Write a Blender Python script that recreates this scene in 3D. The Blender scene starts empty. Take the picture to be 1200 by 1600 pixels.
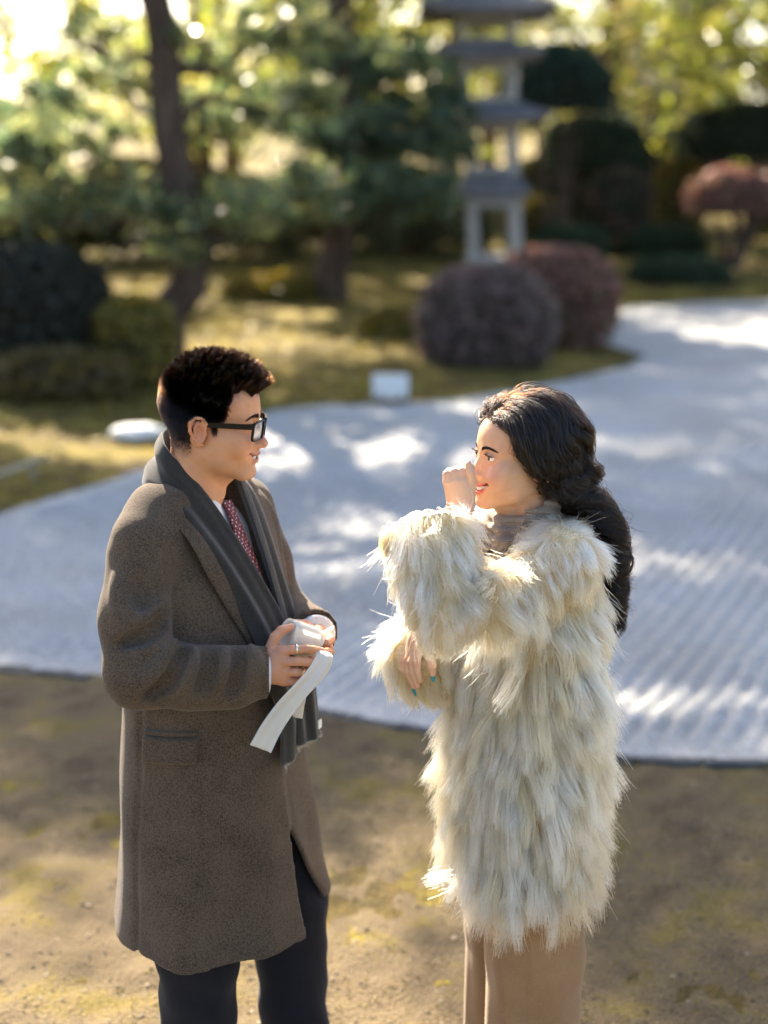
import bpy, math, random
import numpy as np
from mathutils import Vector, Matrix
from mathutils.bvhtree import BVHTree
R = math.radians
rng = np.random.default_rng(7)
random.seed(7)

# ------------------------------------------------------------------ camera, sky, sun, exposure
SC = bpy.context.scene
COL = SC.collection
CAM_Z, PITCH, LENS = 2.10, 14.0, 50.0
cam_data = bpy.data.cameras.new('camera')
cam_data.sensor_fit = 'VERTICAL'; cam_data.sensor_height = 36.0; cam_data.sensor_width = 27.0
cam_data.lens = LENS; cam_data.clip_start = 0.05; cam_data.clip_end = 3000
cam_data.dof.use_dof = True
cam_data.dof.focus_distance = 2.78
cam_data.dof.aperture_fstop = 1.4
cam_data.dof.aperture_blades = 0
cam = bpy.data.objects.new('camera', cam_data); COL.objects.link(cam)
cam.location = (0, 0, CAM_Z); cam.rotation_euler = (R(90 - PITCH), 0, 0)
SC.camera = cam

SUN_EL, SUN_AZ = 36.0, 22.0            # degrees up, degrees left of the view direction (+Y)
world = bpy.data.worlds.new('World'); SC.world = world; world.use_nodes = True
wn = world.node_tree.nodes; wl = world.node_tree.links
sky = wn.new('ShaderNodeTexSky'); sky.sky_type = 'NISHITA'; sky.sun_disc = False
sky.sun_elevation = R(SUN_EL); sky.sun_rotation = R(-SUN_AZ)
sky.air_density = 1.0; sky.dust_density = 2.6; sky.ozone_density = 1.0
bg = wn['Background']; bg.inputs['Strength'].default_value = 0.08
wl.new(sky.outputs['Color'], bg.inputs['Color'])
sun_dir = Vector((-math.sin(R(SUN_AZ)) * math.cos(R(SUN_EL)), math.cos(R(SUN_AZ)) * math.cos(R(SUN_EL)), math.sin(R(SUN_EL))))
sl = bpy.data.lights.new('sun', 'SUN'); sl.energy = 5.0; sl.angle = R(0.53); sl.color = (1.0, 0.88, 0.70)
sun = bpy.data.objects.new('sun', sl); COL.objects.link(sun)
sun.rotation_euler = sun_dir.to_track_quat('Z', 'Y').to_euler(); sun.location = sun_dir * 60
SC.view_settings.view_transform = 'Standard'; SC.view_settings.look = 'None'
SC.view_settings.exposure = 2.55; SC.view_settings.gamma = 1.0
SC.cycles.use_denoising = True
SC.cycles.max_bounces = 8; SC.cycles.diffuse_bounces = 3; SC.cycles.glossy_bounces = 3
SC.cycles.transmission_bounces = 6; SC.cycles.transparent_max_bounces = 12; SC.cycles.sample_clamp_indirect = 8.0

# ------------------------------------------------------------------ helpers
FPX = LENS / 36.0 * 1600
def at(px, py, Y):
    """world point seen at photograph pixel (px, py) at distance Y in front of the camera"""
    p = R(PITCH); u = (px - 600) / FPX; v = (py - 800) / FPX
    d = np.array([u, math.cos(p) - v * math.sin(p), -math.sin(p) - v * math.cos(p)])
    return np.array([0, 0, CAM_Z]) + d * (Y / d[1])
def ground_at(px, py, z=0.0):
    p = R(PITCH); u = (px - 600) / FPX; v = (py - 800) / FPX
    d = np.array([u, math.cos(p) - v * math.sin(p), -math.sin(p) - v * math.cos(p)])
    return np.array([0, 0, CAM_Z]) + d * ((z - CAM_Z) / d[2])

def nodes_of(m):
    m.use_nodes = True
    return m.node_tree.nodes, m.node_tree.links, m.node_tree.nodes['Principled BSDF']
def mat(name, col=(.5, .5, .5), rough=.8, spec=.3, metal=0.0, sub=0.0, subr=(1, .3, .15), subscale=.01):
    m = bpy.data.materials.new(name); n, l, b = nodes_of(m)
    b.inputs['Base Color'].default_value = (*col, 1); b.inputs['Roughness'].default_value = rough
    b.inputs['Specular IOR Level'].default_value = spec; b.inputs['Metallic'].default_value = metal
    if sub:
        b.inputs['Subsurface Weight'].default_value = sub; b.inputs['Subsurface Radius'].default_value = subr
        b.inputs['Subsurface Scale'].default_value = subscale
    return m
def noise_col(m, stops, scale=8, detail=6, rough=.6, bump=0.0, bscale=None, bdist=.02, coord='Object', mapscale=None):
    """colour ramp over noise + optional bump"""
    n, l, b = nodes_of(m)
    tc = n.new('ShaderNodeTexCoord'); src = tc.outputs[coord]
    if mapscale:
        mp = n.new('ShaderNodeMapping'); mp.inputs['Scale'].default_value = mapscale
        l.new(src, mp.inputs['Vector']); src = mp.outputs['Vector']
    t = n.new('ShaderNodeTexNoise'); t.inputs['Scale'].default_value = scale; t.inputs['Detail'].default_value = detail
    t.inputs['Roughness'].default_value = rough
    l.new(src, t.inputs['Vector'])
    r = n.new('ShaderNodeValToRGB')
    e = r.color_ramp.elements
    while len(e) < len(stops): e.new(.5)
    for k, (p, c) in enumerate(stops): e[k].position = p; e[k].color = (*c, 1)
    l.new(t.outputs['Fac'], r.inputs['Fac']); l.new(r.outputs['Color'], b.inputs['Base Color'])
    if bump:
        t2 = n.new('ShaderNodeTexNoise'); t2.inputs['Scale'].default_value = bscale or scale * 3; t2.inputs['Detail'].default_value = 6
        l.new(src, t2.inputs['Vector'])
        bp = n.new('ShaderNodeBump'); bp.inputs['Strength'].default_value = bump; bp.inputs['Distance'].default_value = bdist
        l.new(t2.outputs['Fac'], bp.inputs['Height']); l.new(bp.outputs['Normal'], b.inputs['Normal'])
    return m
def attr_col(m, name='Col'):
    n, l, b = nodes_of(m)
    a = n.new('ShaderNodeAttribute'); a.attribute_name = name
    l.new(a.outputs['Color'], b.inputs['Base Color'])
    return a

def tag(o, label=None, cat=None, group=None, kind=None):
    if label: o['label'] = label
    if cat: o['category'] = cat
    if group: o['group'] = group
    if kind: o['kind'] = kind
    return o
def empty(name, loc, label, cat, group=None):
    o = bpy.data.objects.new(name, None); COL.objects.link(o); o.location = loc; o.empty_display_size = .1
    return tag(o, label, cat, group)
def root_of(o):
    v = Vector((0, 0, 0))
    while o is not None: v = v + o.location; o = o.parent
    return np.array(v)
def mesh_obj(name, V, F, m, parent=None, smooth=True, col=None, midx=None, colname='Col'):
    """V in world coordinates; F list of (n,3)/(n,4) int arrays or one array"""
    if isinstance(F, np.ndarray): F = [F]
    V = np.asarray(V, dtype=np.float32)
    me = bpy.data.meshes.new(name)
    off = root_of(parent) if parent is not None else np.zeros(3)
    me.vertices.add(len(V)); me.vertices.foreach_set('co', (V - off.astype(np.float32)).ravel())
    F = [f for f in F if len(f)]
    tot = sum(f.size for f in F); npoly = sum(len(f) for f in F)
    me.loops.add(tot); me.polygons.add(npoly)
    me.loops.foreach_set('vertex_index', np.concatenate([f.ravel() for f in F]).astype(np.int32))
    lens = np.concatenate([np.full(len(f), f.shape[1]) for f in F])
    starts = np.concatenate([[0], np.cumsum(lens)[:-1]])
    me.polygons.foreach_set('loop_start', starts.astype(np.int32))
    me.polygons.foreach_set('use_smooth', np.full(npoly, smooth, dtype=bool))
    if midx is not None: me.polygons.foreach_set('material_index', midx.astype(np.int32))
    me.update(calc_edges=True)
    if col is not None:
        a = me.attributes.new(colname, 'FLOAT_COLOR', 'POINT')
        c = np.ones((len(V), 4), dtype=np.float32); c[:, :3] = col
        a.data.foreach_set('color', c.ravel())
    for x in (m if isinstance(m, (list, tuple)) else [m]): me.materials.append(x)
    me.validate()
    o = bpy.data.objects.new(name, me); COL.objects.link(o)
    if parent is not None: o.parent = parent
    return o
def hair_obj(name, P, rad, m, parent=None, col=None):
    """P (n, k, 3) world points; rad (k,) or (n, k)"""
    n, k, _ = P.shape
    hc = bpy.data.hair_curves.new(name)
    hc.add_curves([k] * n)
    off = root_of(parent) if parent is not None else np.zeros(3)
    hc.attributes['position'].data.foreach_set('vector', (P - off).astype(np.float32).ravel())
    ra = hc.attributes.get('radius') or hc.attributes.new('radius', 'FLOAT', 'POINT')
    rad = np.broadcast_to(np.asarray(rad, dtype=np.float32), (n, k))
    ra.data.foreach_set('value', np.ascontiguousarray(rad).ravel())
    if col is not None:
        a = hc.attributes.new('Col', 'FLOAT_COLOR', 'POINT')
        c = np.ones((n, k, 4), dtype=np.float32); c[..., :3] = col
        a.data.foreach_set('color', c.ravel())
    hc.materials.append(m)
    o = bpy.data.objects.new(name, hc); COL.objects.link(o)
    if parent is not None: o.parent = parent
    return o

# ---- signed distance modelling
def smin(a, b, k):
    if k <= 0: return np.minimum(a, b)
    h = np.maximum(k - np.abs(a - b), 0) / k
    return np.minimum(a, b) - h * h * k * .25
def smax(a, b, k): return -smin(-a, -b, k)
def cone(a, b, ra, rb):
    a = np.array(a, dtype=np.float32); b = np.array(b, dtype=np.float32); d = b - a; L = float(d @ d) + 1e-12
    def f(X, Y, Z):
        px, py, pz = X - a[0], Y - a[1], Z - a[2]
        t = np.clip((px * d[0] + py * d[1] + pz * d[2]) / L, 0, 1)
        return np.sqrt((px - t * d[0]) ** 2 + (py - t * d[1]) ** 2 + (pz - t * d[2]) ** 2) - (ra + t * (rb - ra))
    r = max(ra, rb)
    return f, np.minimum(a, b) - r, np.maximum(a, b) + r
def ell(c, r, rot=None):
    c = np.array(c, dtype=np.float32); r = np.array(r, dtype=np.float32)
    M = None if rot is None else np.array(rot, dtype=np.float32)   # rows = local axes
    def f(X, Y, Z):
        x, y, z = X - c[0], Y - c[1], Z - c[2]
        if M is not None:
            x, y, z = (M[0, 0] * x + M[0, 1] * y + M[0, 2] * z, M[1, 0] * x + M[1, 1] * y + M[1, 2] * z, M[2, 0] * x + M[2, 1] * y + M[2, 2] * z)
        k0 = np.sqrt((x / r[0]) ** 2 + (y / r[1]) ** 2 + (z / r[2]) ** 2) + 1e-6
        k1 = np.sqrt((x / r[0] ** 2) ** 2 + (y / r[1] ** 2) ** 2 + (z / r[2] ** 2) ** 2) + 1e-6
        return k0 * (k0 - 1) / k1
    e = r if M is None else np.full(3, r.max())
    return f, c - e, c + e
class Field:
    def __init__(s, lo, hi, h):
        s.lo = np.array(lo, dtype=np.float64); s.h = h
        s.n = np.ceil((np.array(hi) - s.lo) / h).astype(int) + 1
        s.F = np.full(s.n, 0.5, dtype=np.float32)
        s.ax = [(s.lo[i] + h * np.arange(s.n[i])).astype(np.float32) for i in range(3)]
    def blk(s, lo, hi):
        i0 = np.clip(np.floor((np.array(lo) - s.lo) / s.h).astype(int), 0, s.n)
        i1 = np.clip(np.ceil((np.array(hi) - s.lo) / s.h).astype(int) + 1, 0, s.n)
        sl = tuple(slice(a, b) for a, b in zip(i0, i1))
        X, Y, Z = s.ax[0][sl[0]][:, None, None], s.ax[1][sl[1]][None, :, None], s.ax[2][sl[2]][None, None, :]
        return sl, X, Y, Z
    def op(s, prim, k, mode='add', sym=False):
        f, lo, hi = prim; m = k + 4 * s.h
        lo = np.array(lo) - m; hi = np.array(hi) + m
        if sym: hi[0] = max(abs(lo[0]), abs(hi[0])); lo[0] = -hi[0]
        sl, X, Y, Z = s.blk(lo, hi)
        if 0 in s.F[sl].shape: return s
        d = f(np.abs(X) if sym else X, Y, Z)
        if mode == 'add': s.F[sl] = smin(s.F[sl], d, k)
        elif mode == 'cut': s.F[sl] = smax(s.F[sl], -d, k)
        return s
    def add(s, prim, k=0.0, sym=False): return s.op(prim, k, 'add', sym)
    def cut(s, prim, k=0.0, sym=False): return s.op(prim, k, 'cut', sym)
    def chain(s, pts, rads, k, sym=False, mode='add'):
        for i in range(len(pts) - 1): s.op(cone(pts[i], pts[i + 1], rads[i], rads[i + 1]), k, mode, sym)
        return s
    def mesh(s, smooth=1): return surface_nets(s.F, s.lo, s.h, smooth)
def surface_nets(F, lo, h, smooth=1):
    F = np.pad(F, 1, constant_values=.5); lo = np.array(lo) - h
    S = F < 0
    n = np.array(F.shape)
    c = np.zeros(n - 1, dtype=np.uint8)
    offs = [(i, j, k) for i in (0, 1) for j in (0, 1) for k in (0, 1)]
    def cor(A, o): return A[o[0]:o[0] + n[0] - 1, o[1]:o[1] + n[1] - 1, o[2]:o[2] + n[2] - 1]
    for o in offs: c += cor(S, o)
    mixed = (c > 0) & (c < 8)
    ijk = np.argwhere(mixed)
    idx = np.full(mixed.shape, -1, dtype=np.int32); idx[mixed] = np.arange(len(ijk))
    vals = {o: F[ijk[:, 0] + o[0], ijk[:, 1] + o[1], ijk[:, 2] + o[2]] for o in offs}
    acc = np.zeros((len(ijk), 3)); cnt = np.zeros(len(ijk))
    for o in offs:
        for a in range(3):
            if o[a] == 0:
                q = list(o); q[a] = 1; q = tuple(q)
                va, vb = vals[o], vals[q]
                m = (va < 0) != (vb < 0)
                t = np.where(m, va / np.where(m, va - vb, 1), 0)
                p = np.array(o, dtype=float)[None] + t[:, None] * np.eye(3)[a][None]
                acc += p * m[:, None]; cnt += m
    V = ijk + acc / cnt[:, None]
    Q = []
    for a in range(3):
        b, d = (a + 1) % 3, (a + 2) % 3
        sa = [slice(None)] * 3; sb = [slice(None)] * 3
        sa[a] = slice(0, n[a] - 1); sb[a] = slice(1, n[a])
        for ax in (b, d): sa[ax] = slice(1, n[ax] - 1); sb[ax] = slice(1, n[ax] - 1)
        A, B = S[tuple(sa)], S[tuple(sb)]
        e = np.argwhere(A != B)
        if not len(e): continue
        flip = B[e[:, 0], e[:, 1], e[:, 2]]
        base = e.copy(); base[:, b] += 1; base[:, d] += 1
        def cell(db, dd):
            q = base.copy(); q[:, b] -= db; q[:, d] -= dd
            return idx[q[:, 0], q[:, 1], q[:, 2]]
        q = np.stack([cell(1, 1), cell(0, 1), cell(0, 0), cell(1, 0)], 1)
        q[flip] = q[flip][:, ::-1]
        Q.append(q)
    Q = np.concatenate(Q)
    V = V * h + lo
    for _ in range(smooth):
        E = np.concatenate([Q[:, [0, 1]], Q[:, [1, 2]], Q[:, [2, 3]], Q[:, [3, 0]]])
        A = np.zeros_like(V); W = np.zeros(len(V))
        for i in range(3): A[:, i] = np.bincount(E[:, 0], V[E[:, 1], i], len(V)) + np.bincount(E[:, 1], V[E[:, 0], i], len(V))
        W = np.bincount(E[:, 0], minlength=len(V)) + np.bincount(E[:, 1], minlength=len(V))
        V = V * .4 + .6 * A / W[:, None]
    return V, Q
def vnormals(V, Q):
    a, b, c = V[Q[:, 0]], V[Q[:, 1]], V[Q[:, 2]]
    n = np.cross(b - a, c - a) + (np.cross(c - a, V[Q[:, 3]] - a) if Q.shape[1] == 4 else 0)
    N = np.zeros_like(V)
    for j in range(Q.shape[1]):
        for i in range(3): N[:, i] += np.bincount(Q[:, j], n[:, i], len(V))
    return N / (np.linalg.norm(N, axis=1, keepdims=True) + 1e-12)
def sample_mesh(V, Q, n, weight=None):
    T = np.concatenate([Q[:, [0, 1, 2]], Q[:, [0, 2, 3]]]) if Q.shape[1] == 4 else Q
    a, b, c = V[T[:, 0]], V[T[:, 1]], V[T[:, 2]]
    ar = np.linalg.norm(np.cross(b - a, c - a), axis=1)
    if weight is not None: ar = ar * weight((a + b + c) / 3)
    t = rng.choice(len(T), n, p=ar / ar.sum())
    u, v = rng.random(n), rng.random(n); f = u + v > 1; u[f], v[f] = 1 - u[f], 1 - v[f]
    N = vnormals(V, Q)
    w = (1 - u - v)[:, None]; u = u[:, None]; v = v[:, None]
    P = a[t] * w + b[t] * u + c[t] * v
    NN = N[T[t, 0]] * w + N[T[t, 1]] * u + N[T[t, 2]] * v
    return P, NN / (np.linalg.norm(NN, axis=1, keepdims=True) + 1e-9)
def unit(v): v = np.asarray(v, dtype=float); return v / (np.linalg.norm(v, axis=-1, keepdims=True) + 1e-12)
def smoothnoise(P, scale, seed=0, octaves=2):
    """cheap vector-free value noise made of rotated sines"""
    r = np.random.default_rng(seed); out = np.zeros(len(P)); amp = 1; tot = 0
    for o in range(octaves):
        for k in range(5):
            d = unit(r.normal(size=3)); ph = r.random() * 6.28
            out += amp * np.sin(P @ d * scale * (2 ** o) * (0.7 + .6 * r.random()) + ph); tot += amp
        amp *= .5
    return out / tot * 2
def catmull(P, n):
    P = np.asarray(P, dtype=float); k = len(P)
    Q = np.vstack([2 * P[0] - P[1], P, 2 * P[-1] - P[-2]])
    t = np.linspace(0, k - 1 - 1e-9, n); i = t.astype(int); f = (t - i)[:, None]
    a, b, c, d = Q[i], Q[i + 1], Q[i + 2], Q[i + 3]
    return .5 * (2 * b + (c - a) * f + (2 * a - 5 * b + 4 * c - d) * f ** 2 + (3 * b - a - 3 * c + d) * f ** 3)
def grid_faces(nu, nv, wrapu=False, wrapv=False):
    u = np.arange(nu if wrapu else nu - 1); v = np.arange(nv if wrapv else nv - 1)
    U, Vv = np.meshgrid(u, v, indexing='ij'); U = U.ravel(); Vv = Vv.ravel()
    i = lambda a, b: (a % nu) * nv + (b % nv)
    return np.stack([i(U, Vv), i(U + 1, Vv), i(U + 1, Vv + 1), i(U, Vv + 1)], 1)
def tube(P, rad, nseg=10, cap=True):
    P = np.asarray(P, dtype=float); k = len(P); rad = np.broadcast_to(np.asarray(rad, dtype=float), (k,))
    T = unit(np.gradient(P, axis=0)); ref = np.array([0, 0, 1.]) if abs(T[0][2]) < .9 else np.array([1., 0, 0])
    U = []; u = unit(np.cross(T[0], ref))
    for i in range(k): u = unit(u - T[i] * (u @ T[i])); U.append(u)
    U = np.array(U); W = np.cross(T, U)
    th = np.linspace(0, 2 * np.pi, nseg, endpoint=False)
    V = P[:, None] + rad[:, None, None] * (np.cos(th)[None, :, None] * U[:, None] + np.sin(th)[None, :, None] * W[:, None])
    V = V.reshape(-1, 3); F = [grid_faces(k, nseg, wrapv=True)[:, ::-1]]
    if cap:
        n0 = len(V); V = np.vstack([V, P[0], P[-1]]); j = np.arange(nseg)
        F.append(np.stack([np.full(nseg, n0), j, (j + 1) % nseg], 1)[:, ::-1])
        b = (k - 1) * nseg; F.append(np.stack([np.full(nseg, n0 + 1), b + j, b + (j + 1) % nseg], 1))
    return V, F
def box(c, h, axes=None):
    """box with centre c, half sizes h, optional row axes"""
    A = np.eye(3) if axes is None else np.asarray(axes)
    s = np.array([[x, y, z] for x in (-1, 1) for y in (-1, 1) for z in (-1, 1)], dtype=float) * np.asarray(h)
    V = np.asarray(c) + s @ A
    F = np.array([[0, 1, 3, 2], [4, 6, 7, 5], [0, 4, 5, 1], [2, 3, 7, 6], [0, 2, 6, 4], [1, 5, 7, 3]])
    return V, F
def merge(parts):
    Vs, Fs, o = [], [], 0
    for V, F in parts:
        for f in ([F] if isinstance(F, np.ndarray) else F): Fs.append(f + o)
        Vs.append(V); o += len(V)
    return np.vstack(Vs), Fs
def strip(P, Wd, N, width, thick, nu=60, nv=12, wave=0.0, waves=3, seed=1, droop=None):
    """thick cloth strip along the centreline P with width direction Wd and outward normal N (control points interpolated)"""
    P = catmull(P, nu); Wd = unit(catmull(Wd, nu)); N = unit(catmull(N, nu))
    width = catmull(np.asarray(width, dtype=float)[:, None], nu)[:, 0] if np.ndim(width) else np.full(nu, width)
    s = np.linspace(-.5, .5, nv)
    rr = np.random.default_rng(seed); ph = rr.random(4) * 6.28
    t = np.linspace(0, 1, nu)
    h = wave * (np.sin(s[None] * 2 * np.pi * waves + ph[0] + 2.0 * np.sin(t[:, None] * 3 + ph[1])) + .5 * np.sin(s[None] * 2 * np.pi * waves * 2.1 + ph[2] + 3 * t[:, None]))
    edge = 1 - (2 * np.abs(s)) ** 6
    top = P[:, None] + Wd[:, None] * (s[None, :, None] * width[:, None, None]) + N[:, None] * (h + thick * .5 * edge[None])[..., None]
    bot = P[:, None] + Wd[:, None] * (s[None, :, None] * width[:, None, None]) + N[:, None] * (h - thick * .5 * edge[None])[..., None]
    # closed ring of 2*nv points per station
    ring = np.concatenate([top, bot[:, ::-1]], axis=1); m = 2 * nv
    V = ring.reshape(-1, 3); F = [grid_faces(nu, m, wrapv=True)]
    j = np.arange(nv - 1)
    for b in (0, (nu - 1) * m):
        q = np.stack([b + j, b + j + 1, b + m - 2 - j, b + m - 1 - j], 1)
        F.append(q if b == 0 else q[:, ::-1])
    return V, F
# ------------------------------------------------------------------ heads
def seg_dist(V, a, b):
    a = np.array(a); b = np.array(b); d = b - a
    t = np.clip((V - a) @ d / (d @ d), 0, 1)
    return np.linalg.norm(V - a - t[:, None] * d, axis=1)
def poly_dist(V, pts): return np.min([seg_dist(V, pts[i], pts[i + 1]) for i in range(len(pts) - 1)], axis=0)
def build_head(fem=False):
    """head in its own frame: +Y face, +Z up, x symmetric; returns V, Q, colours, extras (teeth, eyes)"""
    f = Field((-.105, -.125, -.30), (.105, .135, .13), .0017)
    g = lambda m, w: w if fem else m
    f.add(ell((0, -.008, .030), (g(.0755, .0735), .092, .083)))
    f.add(ell((0, .030, .034), (.062, g(.059, .058), .060)), .02)
    f.add(ell((0, .026, -.036), (g(.0615, .058), .058, .070)), .02)
    f.add(cone((.041, .052, -.030), (.041, .052, -.034), g(.0265, .0265), .0265), .02, sym=True)      # cheekbone
    f.add(cone((.034, .066, -.044), (.036, .062, -.050), .0185, .018), .018, sym=True)             # smiling cheek
    f.add(cone((g(.050, .046), .004, -.058), (g(.020, .014), .066, g(-.098, -.096)), .017, g(.015, .012)), .022, sym=True)   # jaw
    f.add(ell((0, g(.077, .075), -.098), (g(.021, .016), .0165, .0145)), .016)                       # chin
    f.add(cone((.010, g(.0815, .079), .014), (.042, g(.0655, .063), .017), .0085, .008), .018, sym=True)   # brow
    f.add(cone((.050, .020, -.030), (.045, .028, -.072), .0165, .0160), .022, sym=True)              # cheek side
    f.cut(ell((.032, .0945, .001), (.019, .012, .0115)), .014, sym=True)                             # eye socket
    # nose
    f.add(cone((.006, .078, -.012), (.0125, .077, -.042), .010, .0125), .010, sym=True)
    f.add(cone((0, .0815, .006), (0, g(.101, .099), -.034), .0070, g(.0085, .0075)), .010)
    f.add(ell((0, g(.1035, .103), -.0375), (g(.0105, .009), .0095, .0090)), .007)
    f.add(cone((.0105, .0925, -.0430), (.0120, .0870, -.0435), g(.0074, .0062), .0066), .007, sym=True)
    f.cut(ell((.0060, .0965, -.0510), (.0026, .0040, .0040)), .003, sym=True)
    # muzzle and lips
    f.add(ell((0, .0675, -.066), (.034, .0245, .026)), .016)
    up = [(0, .0945, -.0608), (.0075, .0937, -.0594), (.0165, .0893, -.0588), (.0330, .0712, g(-.0522, -.0515))]
    lo = [(0, .0925, g(-.0745, -.0765)), (.012, .0900, g(-.0728, -.0745)), (.0235, .0815, g(-.0645, -.0652)), (.0332, .0708, g(-.0527, -.0520))]
    ru = g([.0034, .0036, .0031, .0016], [.0036, .0039, .0033, .0017]); rl = g([.0044, .0042, .0031, .0016], [.0048, .0045, .0033, .0017])
    mid = [((np.array(a) + np.array(b)) / 2) for a, b in zip(up, lo)]
    f.chain(up, ru, .004, True); f.chain(lo, rl, .004, True)
    gap = g(.0042, .0050)
    cutp = [(m[0], m[1] + .004, m[2] + .0002) for m in mid]
    cutp[3] = (.0305, .0775, cutp[3][2] - .0006)
    f.chain(cutp, [gap, gap * .95, gap * .62, .0006], .0015, True, 'cut')
    inn = [(m[0] * .98, m[1] - .005, m[2]) for m in mid]
    inn[3] = (.0285, .0740, inn[3][2] - .001)
    f.chain(inn, [gap * 1.25, gap * 1.15, gap * .8, .0008], .001, True, 'cut')
    f.cut(cone((.0175, .0955, -.047), (.0385, .0755, -.0560), .0016, .0012), .008, sym=True)         # smile fold
    f.cut(cone((0, .0985, -.086), (.010, .0955, -.085), .003, .002), .010, sym=True)                 # under the lip
    f.cut(cone((0, .1000, -.0555), (0, .0985, -.0575), .0008, .0008), .004)
    # eyelids and slit
    ec = np.array([.0315, .0722, .0005]); er = .0128
    f.add(cone(ec, ec + np.array([.0002, 0, 0]), er + .0014, er + .0014), .006, sym=True)
    f.cut(cone((.036, .0895, -.0135), (.026, .093, -.0135), .0012, .0012), .008, sym=True)           # lower-lid crease
    op = g(.0026, .0044)
    f.chain([(.0200, .0840, -.0022), (.0260, .0862, -.0008), (.0335, .0858, .0004), (.0410, .0812, .0010), (.0450, .0775, .0010)], [.0010, op, op, op * .8, .0009], .0010, True, 'cut')
    # ears
    exs = 0.0 if not fem else -.002
    E = lambda x, y, z: (x + exs, y, z)
    f.add(ell(E(.0760, -.014, -.012), (.0068, .0195, .0285), rot=[[.93, -.36, 0], [.36, .93, 0], [0, 0, 1]]), .008, sym=True)
    f.cut(ell(E(.0865, -.0095, -.013), (.0068, .0110, .0170)), .004, sym=True)
    hel = [E(.0765, .0015, -.006), E(.0790, .0030, .006), E(.0825, -.0045, .0165), E(.0865, -.0170, .0170), E(.0885, -.0260, .0060), E(.0870, -.0265, -.010), E(.0820, -.0205, -.0255), E(.0765, -.0110, -.0370), E(.0745, -.0030, -.0370)]
    f.chain(hel, [.0028, .0032, .0034, .0034, .0034, .0032, .0032, .0052, .0030], .003, True)
    f.chain([E(.0825, -.0150, .0070), E(.0840, -.0185, -.004), E(.0815, -.0160, -.018), E(.0785, -.0085, -.0245)], [.0022, .0026, .0026, .0022], .003, True)
    f.add(cone(E(.0770, .0015, -.0150), E(.0775, -.0005, -.0180), .0042, .0036), .003, sym=True)
    # neck
    nr = g(.0575, .0475)
    f.add(cone((0, -.022, -.055), (0, -.040, -.20), nr * .98, nr * 1.04), .028)
    f.add(cone((0, -.040, -.20), (0, -.045, -.30), nr * 1.04, nr * 1.25), .03)
    f.add(cone((0, .030, -.108), (0, .012, -.135), .018, .014), .02)
    if not fem: f.add(cone((0, .020, -.150), (0, .014, -.160), .010, .010), .02)
    V, Q = f.mesh(1)
    A = V.copy(); A[:, 0] = np.abs(A[:, 0])
    mott = smoothnoise(V, 90, 51, 3) * .5 + smoothnoise(V, 320, 52, 2) * .35
    skin = np.array(g((.56, .275, .150), (.60, .335, .195)))
    C = np.tile(skin, (len(V), 1)) * (1 + mott[:, None] * np.array([.05, .11, .12]))
    if not fem:                                                   # shaven beard
        bd = np.clip((-.058 - V[:, 2]) / .02, 0, 1) * np.clip((V[:, 2] + .125) / .02, 0, 1) * np.clip((V[:, 1] - .0) / .03, 0, 1) * np.clip((.0 + 1.2 - 0 * V[:, 2]), 0, 1)
        C = C * (1 - bd[:, None] * np.array([.16, .10, .04]))
    def blend(mask, col): 
        nonlocal C
        C = C * (1 - mask[:, None]) + np.array(col) * mask[:, None]
    ss = lambda d, a, b: np.clip((b - d) / (b - a), 0, 1)
    blend(.45 * ss(np.linalg.norm(A - np.array([.045, .072, -.035]), axis=1), .005, .034), g((.46, .20, .13), (.62, .29, .21)))
    blend(.45 * ss(np.linalg.norm(A - np.array([0, .108, -.04]), axis=1), .004, .02), g((.46, .19, .12), (.60, .29, .21)))
    blend(.5 * ss(np.linalg.norm(A - np.array([.083, -.015, -.01]), axis=1), .012, .036), g((.48, .17, .11), (.60, .24, .16)))
    if fem:
        blend(.55 * ss(np.linalg.norm((A - np.array([.033, .084, .006])) * [.8, 1, 1.5], axis=1), .006, .018), (.36, .17, .10))
    lipc = g((.46, .165, .125), (.55, .075, .055))
    ml = np.maximum(ss(poly_dist(A, up), g(.0034, .0038), g(.0052, .0052)), ss(poly_dist(A, lo), g(.0043, .0047), g(.0060, .0060)))
    blend(ml * g(.75, .95), lipc)
    cav = ss(poly_dist(A, inn), gap * 1.25, gap * 1.25 + .0018) * (A[:, 1] < .0935) * (poly_dist(A, inn) < .012)
    blend(np.clip(cav, 0, 1) * .9, (.10, .018, .016))
    # shaved shadow / fade on the man's scalp sides and hairline under the hair
    # teeth
    tp = catmull([(-m[0], m[1] - .0050, m[2] + gap * .25) for m in mid[2:0:-1]] + [(m[0], m[1] - .0050, m[2] + gap * .25) for m in mid[:3]], 41)
    tV, tF = [], []
    for i in range(-5, 5):
        u = (i + .5) / 10 * .94 + .5
        c = catmull(tp, 201)[int(u * 200)]; tn = unit(catmull(tp, 201)[min(int(u * 200) + 2, 200)] - catmull(tp, 201)[max(int(u * 200) - 2, 0)])
        out = np.cross(tn, [0, 0, 1.]); 
        if out[1] < 0: out = -out
        th = np.linspace(0, np.pi, 7); ph = np.linspace(0, 2 * np.pi, 12, endpoint=False)
        w = .0039 if abs(i + .5) < 1 else .0033
        sp = np.array([[np.sign(np.sin(a) * np.cos(b)) * abs(np.sin(a) * np.cos(b)) ** .6 * w, np.sin(a) * np.sin(b) * .0026, np.sign(np.cos(a)) * abs(np.cos(a)) ** .6 * .0048] for a in th for b in ph])
        tV.append(c + sp[:, :1] * tn + sp[:, 1:2] * out + sp[:, 2:] * np.array([0, 0, 1.])); tF.append(grid_faces(7, 12, wrapv=True))
    TV, TF = merge(list(zip(tV, tF)))
    # eyeballs (gaze straight ahead, slightly down for the man)
    eyes = []
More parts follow.
